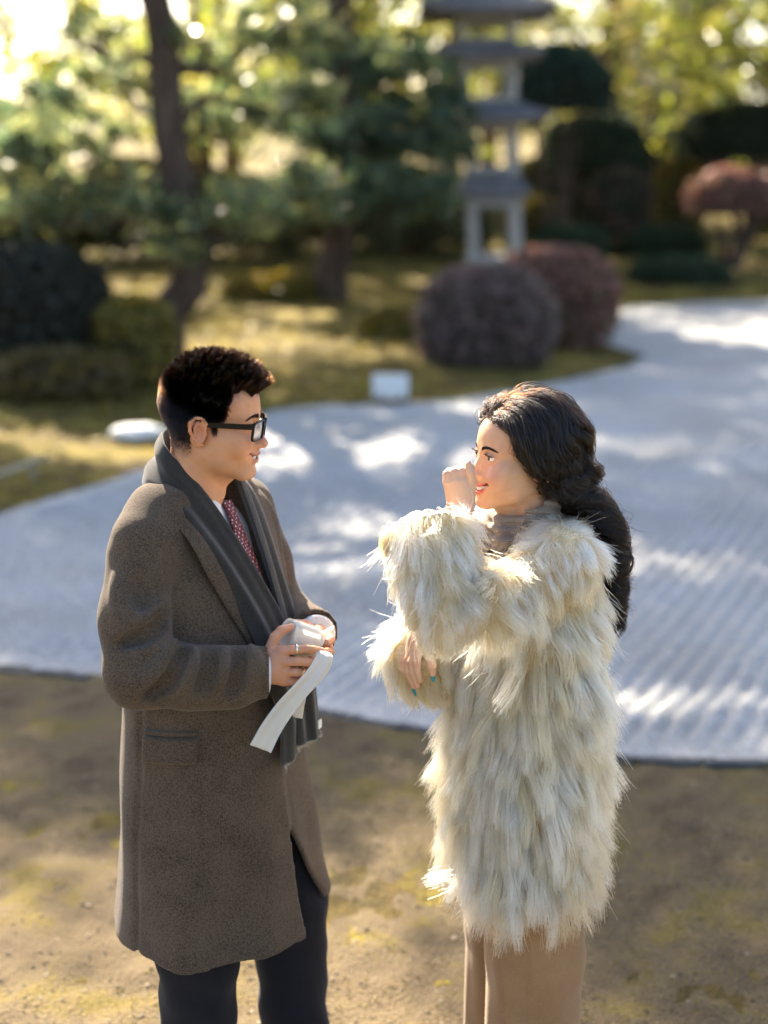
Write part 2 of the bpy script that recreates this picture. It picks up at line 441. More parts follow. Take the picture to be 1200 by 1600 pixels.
    for sx in (1, -1):
        th = np.linspace(0, np.pi, 40); ph = np.linspace(0, 2 * np.pi, 40, endpoint=False)
        gz = unit(np.array([0.0 * sx, 1, g(-.10, .05)])); u = unit(np.cross(gz, [0, 0, 1])); w = np.cross(u, gz)
        sp = np.array([np.cos(a) * gz + np.sin(a) * (np.cos(b) * u + np.sin(b) * w) for a in th for b in ph])
        col = np.array([((.004, .003, .003) if a < .20 else (.035, .016, .008) if a < .48 else (.74, .70, .66)) for a in th for b in ph])
        eyes.append((sp * er + ec * np.array([sx, 1, 1]), grid_faces(40, 40, wrapv=True), col))
    return V, Q, C, (TV, TF), eyes, ec
def frame_from(fwd, up=(0, 0, 1)):
    """columns: x = right of the frame (person's right-hand rule: X = Y cross Z), y = fwd, z = up"""
    y = unit(fwd); z = unit(np.array(up) - y * (y @ np.array(up))); x = np.cross(y, z)
    return np.stack([x, y, z], 1)
# ------------------------------------------------------------------ ground, gravel garden, planting
G2 = lambda px, py: ground_at(px, py)[:2]
near_edge = [(-700, 985), (-300, 1015), (0, 1047), (150, 1060), (330, 1085), (500, 1112), (660, 1142), (800, 1165), (950, 1186), (1200, 1192), (1600, 1190), (2000, 1175)]
far_edge = [(1700, 462), (1200, 470), (1080, 474), (965, 482), (930, 500), (897, 524), (955, 540), (1006, 556), (985, 572), (900, 592), (800, 612), (700, 627), (600, 634), (500, 634), (425, 642), (330, 690), (230, 735), (120, 770), (0, 806), (-300, 870), (-700, 930)]
GPOLY = np.array([G2(*p) for p in near_edge] + [G2(*p) for p in far_edge])
def in_poly(P, poly):
    x, y = P[:, 0], P[:, 1]; c = np.zeros(len(P), bool); j = len(poly) - 1
    for i in range(len(poly)):
        xi, yi = poly[i]; xj, yj = poly[j]
        c ^= ((yi > y) != (yj > y)) & (x < (xj - xi) * (y - yi) / (yj - yi + 1e-12) + xi); j = i
    return c
def poly_edge_dist(P, poly):
    d = np.full(len(P), 1e9)
    for i in range(len(poly)):
        a, b = poly[i], poly[(i + 1) % len(poly)]; e = b - a
        t = np.clip(((P - a) @ e) / (e @ e), 0, 1); d = np.minimum(d, np.linalg.norm(P - a - t[:, None] * e, axis=1))
    return d
def n2(P, s, seed): return smoothnoise(np.column_stack([P, np.zeros(len(P))]), s, seed)
def terrain_z(P):
    """height of the planted ground, flat (and just under the gravel) inside the garden"""
    ins = in_poly(P, GPOLY); d = np.zeros(len(P)); 
    d = poly_edge_dist(P, GPOLY); d = np.where(ins, 0, d)
    y = P[:, 1]
    bank = np.clip(d / 2.5, 0, 1); bank = bank * bank * (3 - 2 * bank)
    z = -.035 + bank * (.12 + .10 * n2(P, .9, 2) + .04 * n2(P, 2.6, 3)) * np.clip((y - 6) / 3, 0, 1)
    z += (np.clip((y - 16) / 30, 0, 2) * .75 + np.clip((y - 60) / 120, 0, 2) * 6) * bank
    z += np.where(ins, 0, .03 * np.clip(d / .2, 0, 1))
    return z
# materials
def ground_mat(name, stops, s1, s2, bump=.5, bdist=.02):
    m = mat(name, rough=.95, spec=.15); noise_col(m, stops, s1, 8, .65, bump, s2, bdist); return m
M_MOSS = ground_mat('moss', [(.30, (.040, .030, .012)), (.45, (.095, .066, .020)), (.57, (.195, .150, .030)), (.75, (.13, .085, .032))], 2.2, 60, .9, .03)  # brown-to-gold contrast also paints shade and sunlit spots into the moss
M_PATH = ground_mat('packed_sand', [(.30, (.064, .046, .027)), (.44, (.108, .079, .046)), (.54, (.130, .096, .052)), (.62, (.142, .106, .034)), (.70, (.124, .095, .031)), (.82, (.146, .113, .070))], 3.5, 90, 1.0, .016)
M_GRAVEL = mat('white_gravel', rough=.9, spec=.2)
def gravel_nodes(m):
    n, l, b = nodes_of(m); tc = n.new('ShaderNodeTexCoord')
    vo = n.new('ShaderNodeTexVoronoi'); vo.inputs['Scale'].default_value = 95; l.new(tc.outputs['Object'], vo.inputs['Vector'])
    r = n.new('ShaderNodeValToRGB'); e = r.color_ramp.elements; e[0].position = .0; e[0].color = (.29, .29, .29, 1); e[1].position = 1; e[1].color = (.53, .525, .52, 1)
    l.new(vo.outputs['Color'], r.inputs['Fac'])
    t = n.new('ShaderNodeTexNoise'); t.inputs['Scale'].default_value = 1.3; t.inputs['Detail'].default_value = 5; l.new(tc.outputs['Object'], t.inputs['Vector'])
    r2 = n.new('ShaderNodeValToRGB'); e = r2.color_ramp.elements; e[0].position = .3; e[0].color = (.80, .78, .74, 1); e[1].position = .7; e[1].color = (1, 1, 1, 1)
    l.new(t.outputs['Fac'], r2.inputs['Fac']); mx = n.new('ShaderNodeMix'); mx.data_type = 'RGBA'; mx.blend_type = 'MULTIPLY'; mx.inputs['Factor'].default_value = 1
    l.new(r.outputs['Color'], mx.inputs['A']); l.new(r2.outputs['Color'], mx.inputs['B']); l.new(mx.outputs['Result'], b.inputs['Base Color'])
    bp = n.new('ShaderNodeBump'); bp.inputs['Strength'].default_value = .8; bp.inputs['Distance'].default_value = .012
    l.new(vo.outputs['Distance'], bp.inputs['Height']); l.new(bp.outputs['Normal'], b.inputs['Normal'])
gravel_nodes(M_GRAVEL)
def sheet(name, xs, ys, zf, m, keep=None):
    X, Y = np.meshgrid(xs, ys, indexing='ij'); P = np.column_stack([X.ravel(), Y.ravel()])
    F = grid_faces(len(xs), len(ys))
    V = np.column_stack([P, zf(P)])
    if keep is not None:
        c = P[F].mean(1); k = keep(c); F = F[k]
        used = np.unique(F); mp = np.full(len(V), -1); mp[used] = np.arange(len(used)); V = V[used]; F = mp[F]
    return tag(mesh_obj(name, V, F, m), kind='structure')
xs = np.concatenate([-np.geomspace(400, 12, 26), np.linspace(-11.5, 11.5, 140), np.geomspace(12, 400, 26)])
ys = np.concatenate([[-300, -100, -30, -8], np.linspace(-2, 5, 20), np.linspace(5.2, 32, 190), np.geomspace(33, 900, 34)])
sheet('ground', xs, ys, terrain_z, M_MOSS)
# trodden sand where the couple stands
def path_keep(c): return (c[:, 1] < np.interp(c[:, 0], PX, PY) + .02)
PX, PY = np.array([G2(*p)[0] for p in near_edge]), np.array([G2(*p)[1] for p in near_edge])
path_z = lambda P: .004 + .010 * n2(P, 4, 21) + .008 * n2(P, 14, 22) + .0055 * n2(P, 45, 23)
sheet('path', np.linspace(-3.4, 3.4, 260), np.linspace(1.6, 6.6, 230), path_z, M_PATH, path_keep)
# raked gravel
RA = R(25)
def gravel_z(P):
    q = P[:, 0] * math.cos(RA) - P[:, 1] * math.sin(RA) + .05 * np.sin(P[:, 1] * .6 + P[:, 0] * .4)
    w = np.sin(q / .088 * 2 * np.pi); rid = np.sign(w) * np.abs(w) ** .8
    ed = np.clip(poly_edge_dist(P, GPOLY) / .25, 0, 1)
    return .012 + .0150 * rid * ed * (.75 + .3 * n2(P, 2.2, 31)) * np.clip((11.5 - P[:, 1]) / 2, 0.15, 1) + .005 * n2(P, 3, 32) + rng.normal(size=len(P)) * .0014
gravel_in = lambda c: in_poly(c + .012 * np.column_stack([n2(c, 30, 41), n2(c, 30, 42)]), GPOLY)
gravel = sheet('gravel', np.linspace(-3.9, 4.4, 380), np.linspace(4.5, 11.5, 300), gravel_z, M_GRAVEL, gravel_in)
ins_box = lambda c: (c[:, 0] > -3.9) & (c[:, 0] < 4.4) & (c[:, 1] < 11.5) & (c[:, 1] > 4.5)
sheet('gravel', np.linspace(-11, 13, 400), np.linspace(4.3, 22.5, 300), lambda P: gravel_z(P) * .3 + .002, M_GRAVEL, lambda c: gravel_in(c) & ~((c[:, 0] > -3.86) & (c[:, 0] < 4.36) & (c[:, 1] < 11.45) & (c[:, 1] > 4.54)))
# dark edging tiles along the near side
M_TILE = mat('edging_tile', rough=.85); noise_col(M_TILE, [(.3, (.045, .045, .048)), (.7, (.10, .098, .095))], 20, 6, bump=.4, bdist=.004)
ne = np.array([G2(*p) for p in near_edge if -320 <= p[0] <= 1650]); seg = np.linalg.norm(np.diff(ne, axis=0), axis=1); cs_ = np.concatenate([[0], np.cumsum(seg)])
s = 0.0; tile_me = None
while s < cs_[-1] - .3:
    L = .22; p0 = np.array([np.interp(s, cs_, ne[:, i]) for i in (0, 1)]); p1 = np.array([np.interp(s + L, cs_, ne[:, i]) for i in (0, 1)])
    d = unit(p1 - p0); ax = np.array([[d[0], d[1], 0], [-d[1], d[0], 0], [0, 0, 1]])
    if tile_me is None:
        V = np.array([[x, y, z + (.004 if abs(x) < .05 else 0)] for x in (-.107, -.1, .1, .107) for y, z in ((-.02, -.03), (-.02, .026), (-.015, .032), (.015, .032), (.02, .026), (.02, -.03))])
        F = [grid_faces(4, 6, wrapv=True)[:, ::-1], np.array([[0, 1, 2, 3, 4, 5]]), np.array([[23, 22, 21, 20, 19, 18]])]
        o = mesh_obj('edging_tile', V, F, M_TILE, None, smooth=False); tile_me = o.data
    else:
        o = bpy.data.objects.new('edging_tile', tile_me); COL.objects.link(o)
    o.parent = gravel
    m = (p0 + p1) / 2
    o.location = (m[0], m[1] - .03, -.012 + random.uniform(-.006, .006)); o.rotation_euler = (random.uniform(-.06, .06), random.uniform(-.03, .03), math.atan2(d[1], d[0]) + random.uniform(-.03, .03))
    s += L + .008
# grit, clods and dead leaves on the sand
def scatter_stones(n, xr, yr, smin_, smax_, zf, name, cols, keep=None, label=None, cat=None):
    P = np.column_stack([rng.uniform(*xr, n), rng.uniform(*yr, n)])
    if keep is not None: P = P[keep(P)]
    n = len(P); z = zf(P)
    base = np.array([[1, 0, 0], [0, 1, 0], [-1, 0, 0], [0, -1, 0], [0, 0, 1], [0, 0, -1.], [.6, .6, .5], [-.6, .6, .45], [-.55, -.6, .5], [.6, -.55, .5]])
    tri = np.array([[4, 6, 7], [4, 7, 8], [4, 8, 9], [4, 9, 6], [6, 0, 1], [6, 1, 7], [7, 1, 2], [7, 2, 8], [8, 2, 3], [8, 3, 9], [9, 3, 0], [9, 0, 6], [5, 1, 0], [5, 2, 1], [5, 3, 2], [5, 0, 3]])
    sz = smin_ * (smax_ / smin_) ** (rng.random(n) ** 2.2)
    V = base[None] * (1 + rng.normal(size=(n, 10, 3)) * .22) * (sz[:, None, None] * np.column_stack([1 + .4 * rng.random(n), 1 + .3 * rng.random(n), .45 + .3 * rng.random(n)])[:, None])
    a = rng.random(n) * 6.28; c, s_ = np.cos(a)[:, None], np.sin(a)[:, None]
    V = np.stack([V[..., 0] * c - V[..., 1] * s_, V[..., 0] * s_ + V[..., 1] * c, V[..., 2]], -1) + np.column_stack([P, z + sz * .15])[:, None]
    F = (tri[None] + (np.arange(n) * 10)[:, None, None]).reshape(-1, 3)
    C = np.array(cols)[rng.integers(0, len(cols), n)] * (.7 + .6 * rng.random((n, 1)))
    m = mat(name, rough=.85, spec=.25); attr_col(m)
    return tag(mesh_obj(name, V.reshape(-1, 3), F, m, col=np.repeat(C, 10, 0), smooth=False), label, cat, kind='stuff')
scatter_stones(13000, (-2.2, 2.2), (2.7, 5.8), .0018, .0070, path_z, 'grit', [(.16, .12, .07), (.13, .10, .06), (.05, .038, .024), (.07, .055, .035), (.20, .165, .115), (.15, .115, .04)], path_keep, 'fine grit and small clods scattered over the trodden sand', 'grit')
scatter_stones(26000, (-3.2, 4.0), (4.6, 9.5), .004, .009, lambda P: gravel_z(P), 'pebbles', [(.42, .42, .43), (.52, .52, .52), (.33, .33, .34)], gravel_in, 'loose pale pebbles lying on the raked gravel', 'pebbles')
# moss and dead grass fibres on the sand
def tufts(n, xr, yr, zf, keep, L, name, cols, lab, cat, patchy=None):
    P = np.column_stack([rng.uniform(*xr, n), rng.uniform(*yr, n)]); P = P[keep(P)]
    if patchy: P = P[n2(P, patchy[0], patchy[1]) + rng.normal(size=len(P)) * .25 > patchy[2]]
    n = len(P); b = np.column_stack([P, zf(P) - .002]); a = rng.random(n) * 6.28; w = L * .10
    d = np.column_stack([np.cos(a) * .9, np.sin(a) * .9, .25 + rng.random(n)]); s_ = np.column_stack([-np.sin(a), np.cos(a), 0 * a]) * w
    LL = (L * (.4 + .8 * rng.random(n)))[:, None]
    V = np.stack([b - s_, b + s_, b + unit(d) * LL], 1).reshape(-1, 3); F = np.arange(3 * n).reshape(-1, 3)
    C = np.array(cols)[rng.integers(0, len(cols), n)] * (.7 + .6 * rng.random((n, 1)))
    return tag(mesh_obj(name, V, F, leaf_mat(name, .4), col=np.repeat(C, 3, 0), smooth=False), lab, cat, kind='stuff')
def leaf_mat(name, trans=.45, gloss=.25, rough=.45):
    m = bpy.data.materials.new(name); n, l, b = nodes_of(m)
    a = n.new('ShaderNodeAttribute'); a.attribute_name = 'Col'; l.new(a.outputs['Color'], b.inputs['Base Color'])
    b.inputs['Roughness'].default_value = rough; b.inputs['Specular IOR Level'].default_value = gloss
    t = n.new('ShaderNodeBsdfTranslucent'); hs = n.new('ShaderNodeHueSaturation'); hs.inputs['Saturation'].default_value = 1.15; hs.inputs['Value'].default_value = 1.6
    l.new(a.outputs['Color'], hs.inputs['Color']); l.new(hs.outputs['Color'], t.inputs['Color'])
    mx = n.new('ShaderNodeMixShader'); mx.inputs[0].default_value = trans
    l.new(b.outputs[0], mx.inputs[1]); l.new(t.outputs[0], mx.inputs[2]); l.new(mx.outputs[0], n['Material Output'].inputs['Surface'])
    return m
tufts(60000, (-2.4, 2.4), (2.6, 6.2), path_z, path_keep, .022, 'moss_fibres', [(.16, .13, .03), (.20, .15, .06), (.11, .10, .03), (.22, .18, .11)], 'thin moss and dry fibres on the sand around the couple', 'moss', (2.2, 77, -.05))
bank_keep = lambda P: ~in_poly(P, GPOLY)
tufts(90000, (-7, 7), (8.0, 22), terrain_z, bank_keep, .085, 'moss_tufts', [(.15, .13, .02), (.22, .18, .03), (.10, .09, .02), (.24, .15, .04)], 'golden moss and low grass covering the banks behind the gravel', 'moss', (1.4, 78, -.15))

# ---- foliage
def leaf_cloud(P, size, cols, aspect=.5, up=None, jitter=.3):
    n = len(P); a = unit(rng.normal(size=(n, 3))); 
    if up is not None: a = unit(a + np.array(up))
    b = unit(np.cross(a, rng.normal(size=(n, 3)))); sz = (size * (1 + jitter * rng.normal(size=n)).clip(.4, 2))[:, None]
    V = np.stack([P - a * sz, P + b * sz * aspect, P + a * sz, P - b * sz * aspect], 1).reshape(-1, 3)
    F = np.arange(4 * n).reshape(-1, 4)
    C = np.array(cols)[rng.integers(0, len(cols), n)] * (.65 + .7 * rng.random((n, 1)))
    return V, F, np.repeat(C, 4, 0)
M_LEAF = leaf_mat('broad_leaves', .55, .6, .3); M_NEEDLE = leaf_mat('pine_needles', .55, .7, .28); M_BUSH = leaf_mat('clipped_leaves', .3, .35, .5)
M_BARK = mat('bark', rough=.9, spec=.15); noise_col(M_BARK, [(.3, (.035, .024, .018)), (.6, (.095, .065, .048)), (.8, (.15, .105, .08))], 9, 8, bump=1.0, bscale=14, bdist=.03, mapscale=(1, 1, .3))
M_BARK2 = mat('red_bark', rough=.9, spec=.15); noise_col(M_BARK2, [(.3, (.06, .032, .02)), (.6, (.15, .082, .05)), (.8, (.21, .125, .08))], 9, 8, bump=1.0, bscale=14, bdist=.03, mapscale=(1, 1, .3))
def ellipsoid_pts(c, r, n, shell=.5):
    d = unit(rng.normal(size=(n, 3))); q = (shell + (1 - shell) * rng.random(n) ** .5)[:, None]
    return np.array(c) + d * q * np.array(r)
def clumpy(c, r, n, nc, cr, shell=.35):
    """points grouped in leaf clumps inside an ellipsoid"""
    cc = ellipsoid_pts(c, r, nc, shell); k = rng.integers(0, nc, n)
    return cc[k] + rng.normal(size=(n, 3)) * cr * np.array([1, 1, .7]) * (.6 + .8 * rng.random((nc, 1)))[k]
def pine(name, label, base, path, rad, pads, cols, needles=26, size=.11, bark=M_BARK, group=None):
    """path: trunk points; pads: (centre, radii) cloud-like needle pads, each carried by a branch"""
    t = empty(name, tuple(base), label, 'tree', group)
    P = catmull(path, 40); P = P + .02 * np.column_stack([np.sin(np.arange(40) * .9), np.cos(np.arange(40) * .7), np.zeros(40)])
    V, F = tube(P, catmull(np.array(rad)[:, None], 40)[:, 0], 14); mesh_obj('trunk', V, F, bark, t)
    bp = []; Vs, Fs, Cs, o = [], [], [], 0
    for c, r in pads:
        c = np.array(c, dtype=float); r = np.array(r, dtype=float)
        i = int(np.argmin(np.abs(P[:, 2] - (c[2] - .25 - .12 * np.linalg.norm(c[:2] - P[20, :2])))));
        s0 = P[i]; m1 = s0 * .6 + c * .4 + rng.normal(size=3) * .12; m2 = s0 * .25 + c * .75 + rng.normal(size=3) * .10 + [0, 0, -.08]
        L = np.linalg.norm(c - s0); r0 = min(.03 + .022 * L, .11)
        bp = [tube(catmull([s0, m1, m2, c], 14), np.linspace(r0, .015, 14), 8, False)]
        for q in range(4):
            e = c + rng.normal(size=3) * r * [.6, .6, .1]; bp.append(tube(catmull([m2, (m2 + e) / 2 + [0, 0, -.03], e], 6), np.linspace(.022, .008, 6), 5, False))
        V, F = merge(bp); mesh_obj('branch', V, F, bark, t)
        n = int((needles if c[2] < 4.2 else 38) * r[0] * r[1] * 55 * (r[2] / .3) ** .5)
        Q = clumpy(c, r, n, max(8, int(n / 55)), .085 if c[2] < 4.2 else .17, .2)
        v, f, cc = leaf_cloud(Q, size, cols, .17, (0, 0, .35)); Vs.append(v); Fs.append(f + o); Cs.append(cc); o += len(v)
    mesh_obj('crown', np.vstack(Vs), np.vstack(Fs), M_NEEDLE, t, smooth=False, col=np.vstack(Cs))
    return t
PINE = [(.075, .11, .06), (.10, .13, .07), (.16, .17, .075), (.055, .085, .055)]
PINEY = [(.20, .22, .10), (.28, .27, .12), (.13, .16, .08), (.32, .26, .12)]
def A3(px, py, Y): return at(px, py, Y)
def pads_px(lst): return [(A3(px, py, Y), (rx, ry, rz)) for px, py, Y, rx, ry, rz in lst]
# leaning pine on the left bank
b = ground_at(243, 580); bz = terrain_z(b[None, :2])[0]; b = np.array([b[0], b[1], bz])
pp = pads_px([(120, 215, 14.2, .75, .7, .22), (40, 260, 13.8, .8, .7, .22), (180, 300, 13.6, .6, .6, .2), (330, 330, 13.8, .75, .6, .2), (430, 300, 14.4, .7, .7, .24), (350, 180, 14.8, .75, .7, .24), (450, 150, 15.0, .7, .7, .26), (180, 120, 15.2, .55, .6, .2), (330, 60, 14.6, .6, .6, .2), (470, 40, 15.0, .7, .7, .25), (150, 40, 14.0, .4, .5, .16), (60, 330, 13.4, .6, .5, .18), (250, 380, 13.9, .5, .5, .16)])
def shade_pad(px, py, Yc, rx, ry, rz=.26):  # unseen crown pad, added so its shade falls on the given ground spot
    g = ground_at(px, py); s = np.array(sun_dir); return (g + s * ((Yc - g[1]) / s[1]), (rx, ry, rz))
hi = [((x, y, z), (rx, ry, .30)) for x, y, z, rx, ry in [(-3.4, 14.6, 4.6, .9, .8), (-1.2, 14.2, 4.7, 1.0, .8), (-2.2, 15.6, 5.2, .9, .9), (-4.0, 15.4, 5.7, .9, .8), (-.6, 15.2, 5.6, .9, .8), (-2.9, 14.2, 6.2, 1.0, .8), (-1.4, 15.0, 6.6, 1.0, .9), (-4.2, 14.4, 7.0, .8, .7), (-2.3, 15.6, 7.4, .9, .8)]]  # high pads out of view, laid out for the shade they drop
hi += [shade_pad(*q) for q in [(70, 1130, 15.2, .55, .45), (110, 1240, 15.2, .45, .4), (580, 1175, 14.8, .7, .5), (1010, 1260, 14.8, .6, .45), (1160, 1240, 15.2, .5, .45), (1010, 1510, 15, .5, .35), (320, 1200, 15, .5, .4), (860, 1330, 15, .5, .4), (1130, 1540, 15, .4, .3), (330, 780, 14.6, .8, .6), (80, 880, 15, .8, .6), (250, 870, 14.8, .7, .6), (560, 960, 15, .7, .5)]]
pine('pine_tree', 'tall leaning pine on the mossy bank, its trunk rising behind the man', b, [b - [0, 0, .2], A3(266, 490, 14.3), A3(298, 415, 14.3), A3(272, 260, 14.3), A3(252, 60, 14.4), (-2.35, 14.5, 4.6), (-2.2, 14.8, 6.6), (-2.4, 15, 8.9)], [.27, .20, .19, .17, .16, .14, .10, .05], pp + hi, PINE[:2] + PINEY[:3])
# second pine behind, with low blue-green pads
b = ground_at(515, 488); b = np.array([b[0], b[1], terrain_z(b[None, :2])[0]])
pp = pads_px([(540, 290, 18.6, 1.0, .9, .34), (470, 330, 18.4, .8, .7, .3), (640, 300, 19.0, .85, .8, .34), (600, 210, 19.4, 1.1, .9, .4), (520, 200, 19.0, .8, .8, .3), (660, 240, 19.6, .8, .8, .4), (610, 120, 19.8, .9, .9, .42), (560, 90, 20.2, .8, .8, .36), (680, 170, 20.0, .6, .7, .3)])
hi = [((x, y, z), (rx, ry, .34)) for x, y, z, rx, ry in [(-2.0, 19.6, 4.9, 1.0, .9), (.2, 20.2, 5.2, 1.0, .9), (-.9, 20.8, 6.0, 1.1, 1.0), (-2.4, 20.0, 6.9, 1.0, .9), (.6, 20.0, 7.0, 1.1, .9), (-.6, 19.2, 7.7, 1.0, .9), (-1.8, 20.6, 8.5, 1.0, .9), (.3, 20.6, 8.9, 1.0, .9), (-.8, 20.0, 9.8, .9, .9)]]  # unseen upper pads, likewise arranged to shade the gravel
hi += [shade_pad(*q) for q in [(1000, 660, 20.5, 1.0, .8, .3), (1140, 650, 20.5, .9, .8, .3), (1120, 570, 20.8, 1.0, .8, .3), (950, 740, 20.2, 1.0, .8, .3), (1080, 800, 20, .9, .7, .3)]]
pine('pine_tree', 'dark blue-green pine with layered pads growing left of the stone pagoda', b, [b - [0, 0, .2], A3(522, 400, 19.8), A3(545, 250, 19.8), (-.6, 19.8, 4.0), (-.8, 20, 6.5), (-.8, 20, 9.8)], [.28, .22, .20, .17, .13, .05], pp + hi, PINE[:2] + [(.05, .10, .07), (.07, .12, .08), (.16, .17, .075)], 33)
# pine reaching in from the left
b = np.array([-5.6, 16.5, .3])
pp = pads_px([(-40, 200, 15.6, 1.0, .8, .26), (40, 165, 15.8, .9, .8, .2), (-60, 320, 15.2, .9, .7, .22)])
hi = [((x, y, z), (rx, ry, .30)) for x, y, z, rx, ry in [(-6.8, 16, 4.4, 1.0, .9), (-5.4, 15.6, 5.0, 1.0, .9), (-6.4, 17, 6.0, 1.0, .9), (-4.9, 16.8, 6.4, 1.0, .9), (-5.8, 16, 7.4, 1.0, .9), (-5.6, 16.8, 8.6, .8, .8)]]
pine('pine_tree', 'pine at the left edge reaching dark branches in beneath the bright sky', b, [b - [0, 0, .2], (-5.5, 16.5, 2.2), (-5.7, 16.4, 4.5), (-5.6, 16.5, 8.6)], [.24, .20, .15, .05], pp + hi, PINE)

def clipped_bush(name, label, px, py, Y, rx, ry, rz, cols, n=9000, stem=None, group=None, size=.035):
    """clipped dome standing on the ground; (px, py) is its centre"""
    c = A3(px, py, Y); gz = terrain_z(np.array([[c[0], c[1]]]))[0]
    t = empty(name, (c[0], c[1], gz), label, 'bush', group)
    th = rng.random(n) * 6.28; d = unit(rng.normal(size=(n, 3))); 
    if stem is None: d[:, 2] = np.where(d[:, 2] < -.8, -d[:, 2], d[:, 2])
    else: d[:, 2] = np.where(d[:, 2] < -.45, -d[:, 2], d[:, 2])
    d = d / (np.sum(np.abs(d) ** 2.3, axis=1, keepdims=True) ** (1 / 2.3))
    rl = rz if stem is not None else max(rz, (c[2] - gz) / .72)
    lump = 1 + .08 * smoothnoise(d, 5, int(abs(px))) + .05 * smoothnoise(d, 13, int(abs(py)))
    P = c + d * np.where(d[:, 2:] < 0, np.array([rx, ry, rl]), np.array([rx, ry, rz])) * (lump * (.86 + .16 * rng.random(n)))[:, None]
    V, F, C = leaf_cloud(P, size, cols, .6)
    mesh_obj('foliage', V, F, M_BUSH, t, smooth=False, col=C)
    # leafy core so that the dome is not hollow
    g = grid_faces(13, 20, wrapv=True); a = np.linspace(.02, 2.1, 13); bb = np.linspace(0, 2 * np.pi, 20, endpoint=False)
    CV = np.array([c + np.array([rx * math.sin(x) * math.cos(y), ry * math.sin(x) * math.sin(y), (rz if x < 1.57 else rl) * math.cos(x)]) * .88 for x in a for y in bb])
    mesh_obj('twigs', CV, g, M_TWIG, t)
    st = []
    for k in range(5):
        e = c + np.array([rx * .5 * math.cos(k * 1.3), ry * .5 * math.sin(k * 1.3), -rz * .2]); s_ = np.array([c[0] + .06 * math.cos(k), c[1] + .06 * math.sin(k), gz - .05])
        st.append(tube(catmull([s_, s_ * .6 + e * .4 + [.02, 0, 0], e], 8), np.linspace(stem or .035, .015, 8), 7, False))
    mesh_obj('stems', *merge(st), M_BARK, t)
    return t
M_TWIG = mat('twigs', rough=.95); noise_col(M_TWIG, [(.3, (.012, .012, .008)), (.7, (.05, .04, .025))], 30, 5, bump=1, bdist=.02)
DARKG = [(.030, .050, .024), (.045, .065, .030), (.022, .038, .020)]
PURP = [(.25, .12, .10), (.30, .15, .115), (.18, .10, .09), (.12, .095, .05)]
GREYP = [(.175, .12, .115), (.135, .095, .09), (.21, .145, .125), (.11, .095, .07)]
GOLD = [(.22, .17, .03), (.16, .14, .03), (.26, .17, .05), (.12, .11, .03)]
clipped_bush('clipped_bush', 'large dark clipped bush at the left edge of the bank', 45, 470, 13.2, .72, .7, .52, [(.035, .036, .026), (.05, .045, .034), (.028, .03, .022)], 11000)
clipped_bush('clipped_bush', 'grey purple clipped azalea bulging over the gravel on its moss island', 758, 498, 14.6, .72, .62, .54, GREYP, 11000)
clipped_bush('clipped_bush', 'rust red clipped azalea dome beside the grey purple one', 862, 455, 16.2, .74, .6, .48, PURP, 10000)
clipped_bush('clipped_bush', 'rust brown mushroom-shaped bush on a short trunk at the right', 1150, 312, 24, .82, .75, .52, PURP, 9000, .09)
clipped_bush('clipped_bush', 'low dark flat-topped bush at the far edge of the gravel', 1060, 428, 23.0, .82, .6, .28, DARKG, 8000)
clipped_bush('clipped_bush', 'dark green bush standing behind the low flat-topped one', 1040, 388, 25.5, .72, .6, .40, DARKG, 7000)
clipped_bush('clipped_bush', 'small dark rounded bush beside the pagoda base', 888, 385, 23.5, .62, .55, .36, DARKG, 7000)
clipped_bush('clipped_bush', 'tall dark oval bush right of the pagoda', 965, 325, 26.5, .62, .6, .70, DARKG + PURP[:1], 8000)
clipped_bush('clipped_bush', 'deep green ball-clipped tree crown beside the pagoda', 870, 140, 25.5, .95, .9, .75, [(.020, .045, .030), (.030, .060, .038), (.016, .034, .026)], 12000, .10)
clipped_bush('clipped_bush', 'dark evergreen ball beneath the far ball-clipped crown', 930, 240, 27.5, 1.0, .9, .72, DARKG, 10000, .08)
clipped_bush('clipped_bush', 'broad black-green evergreen mass at the right edge', 1170, 222, 27.5, 1.35, 1.0, .72, [(.018, .028, .014), (.03, .04, .02)], 12000, .10)
clipped_bush('clipped_bush', 'sunlit golden shrub at the foot of the leaning pine', 205, 520, 13.2, .40, .4, .34, GOLD, 4500)
clipped_bush('clipped_bush', 'golden low shrub by the island of clipped azaleas', 622, 520, 16.5, .45, .45, .30, GOLD, 4500)
clipped_bush('clipped_bush', 'yellow green shrub seen behind the pagoda legs', 845, 345, 26.5, .50, .45, .42, GOLD, 4500)
clipped_bush('clipped_bush', 'yellow shrub glowing under the right-hand trees', 1060, 300, 29, .55, .5, .70, GOLD, 5000)
clipped_bush('clipped_bush', 'orange brown shrub at the back of the moss lawn', 620, 400, 26, .8, .6, .34, [(.20, .10, .04), (.15, .08, .03), (.10, .07, .03)], 5000)
clipped_bush('clipped_bush', 'low golden shrub by the far moss lawn', 430, 455, 20, .7, .5, .26, GOLD, 5000)
clipped_bush('clipped_bush', 'dark shrub under the leaning pine at the left', 90, 590, 12.4, .62, .5, .26, [(.12, .085, .03), (.08, .06, .03), (.15, .11, .03)], 6000)

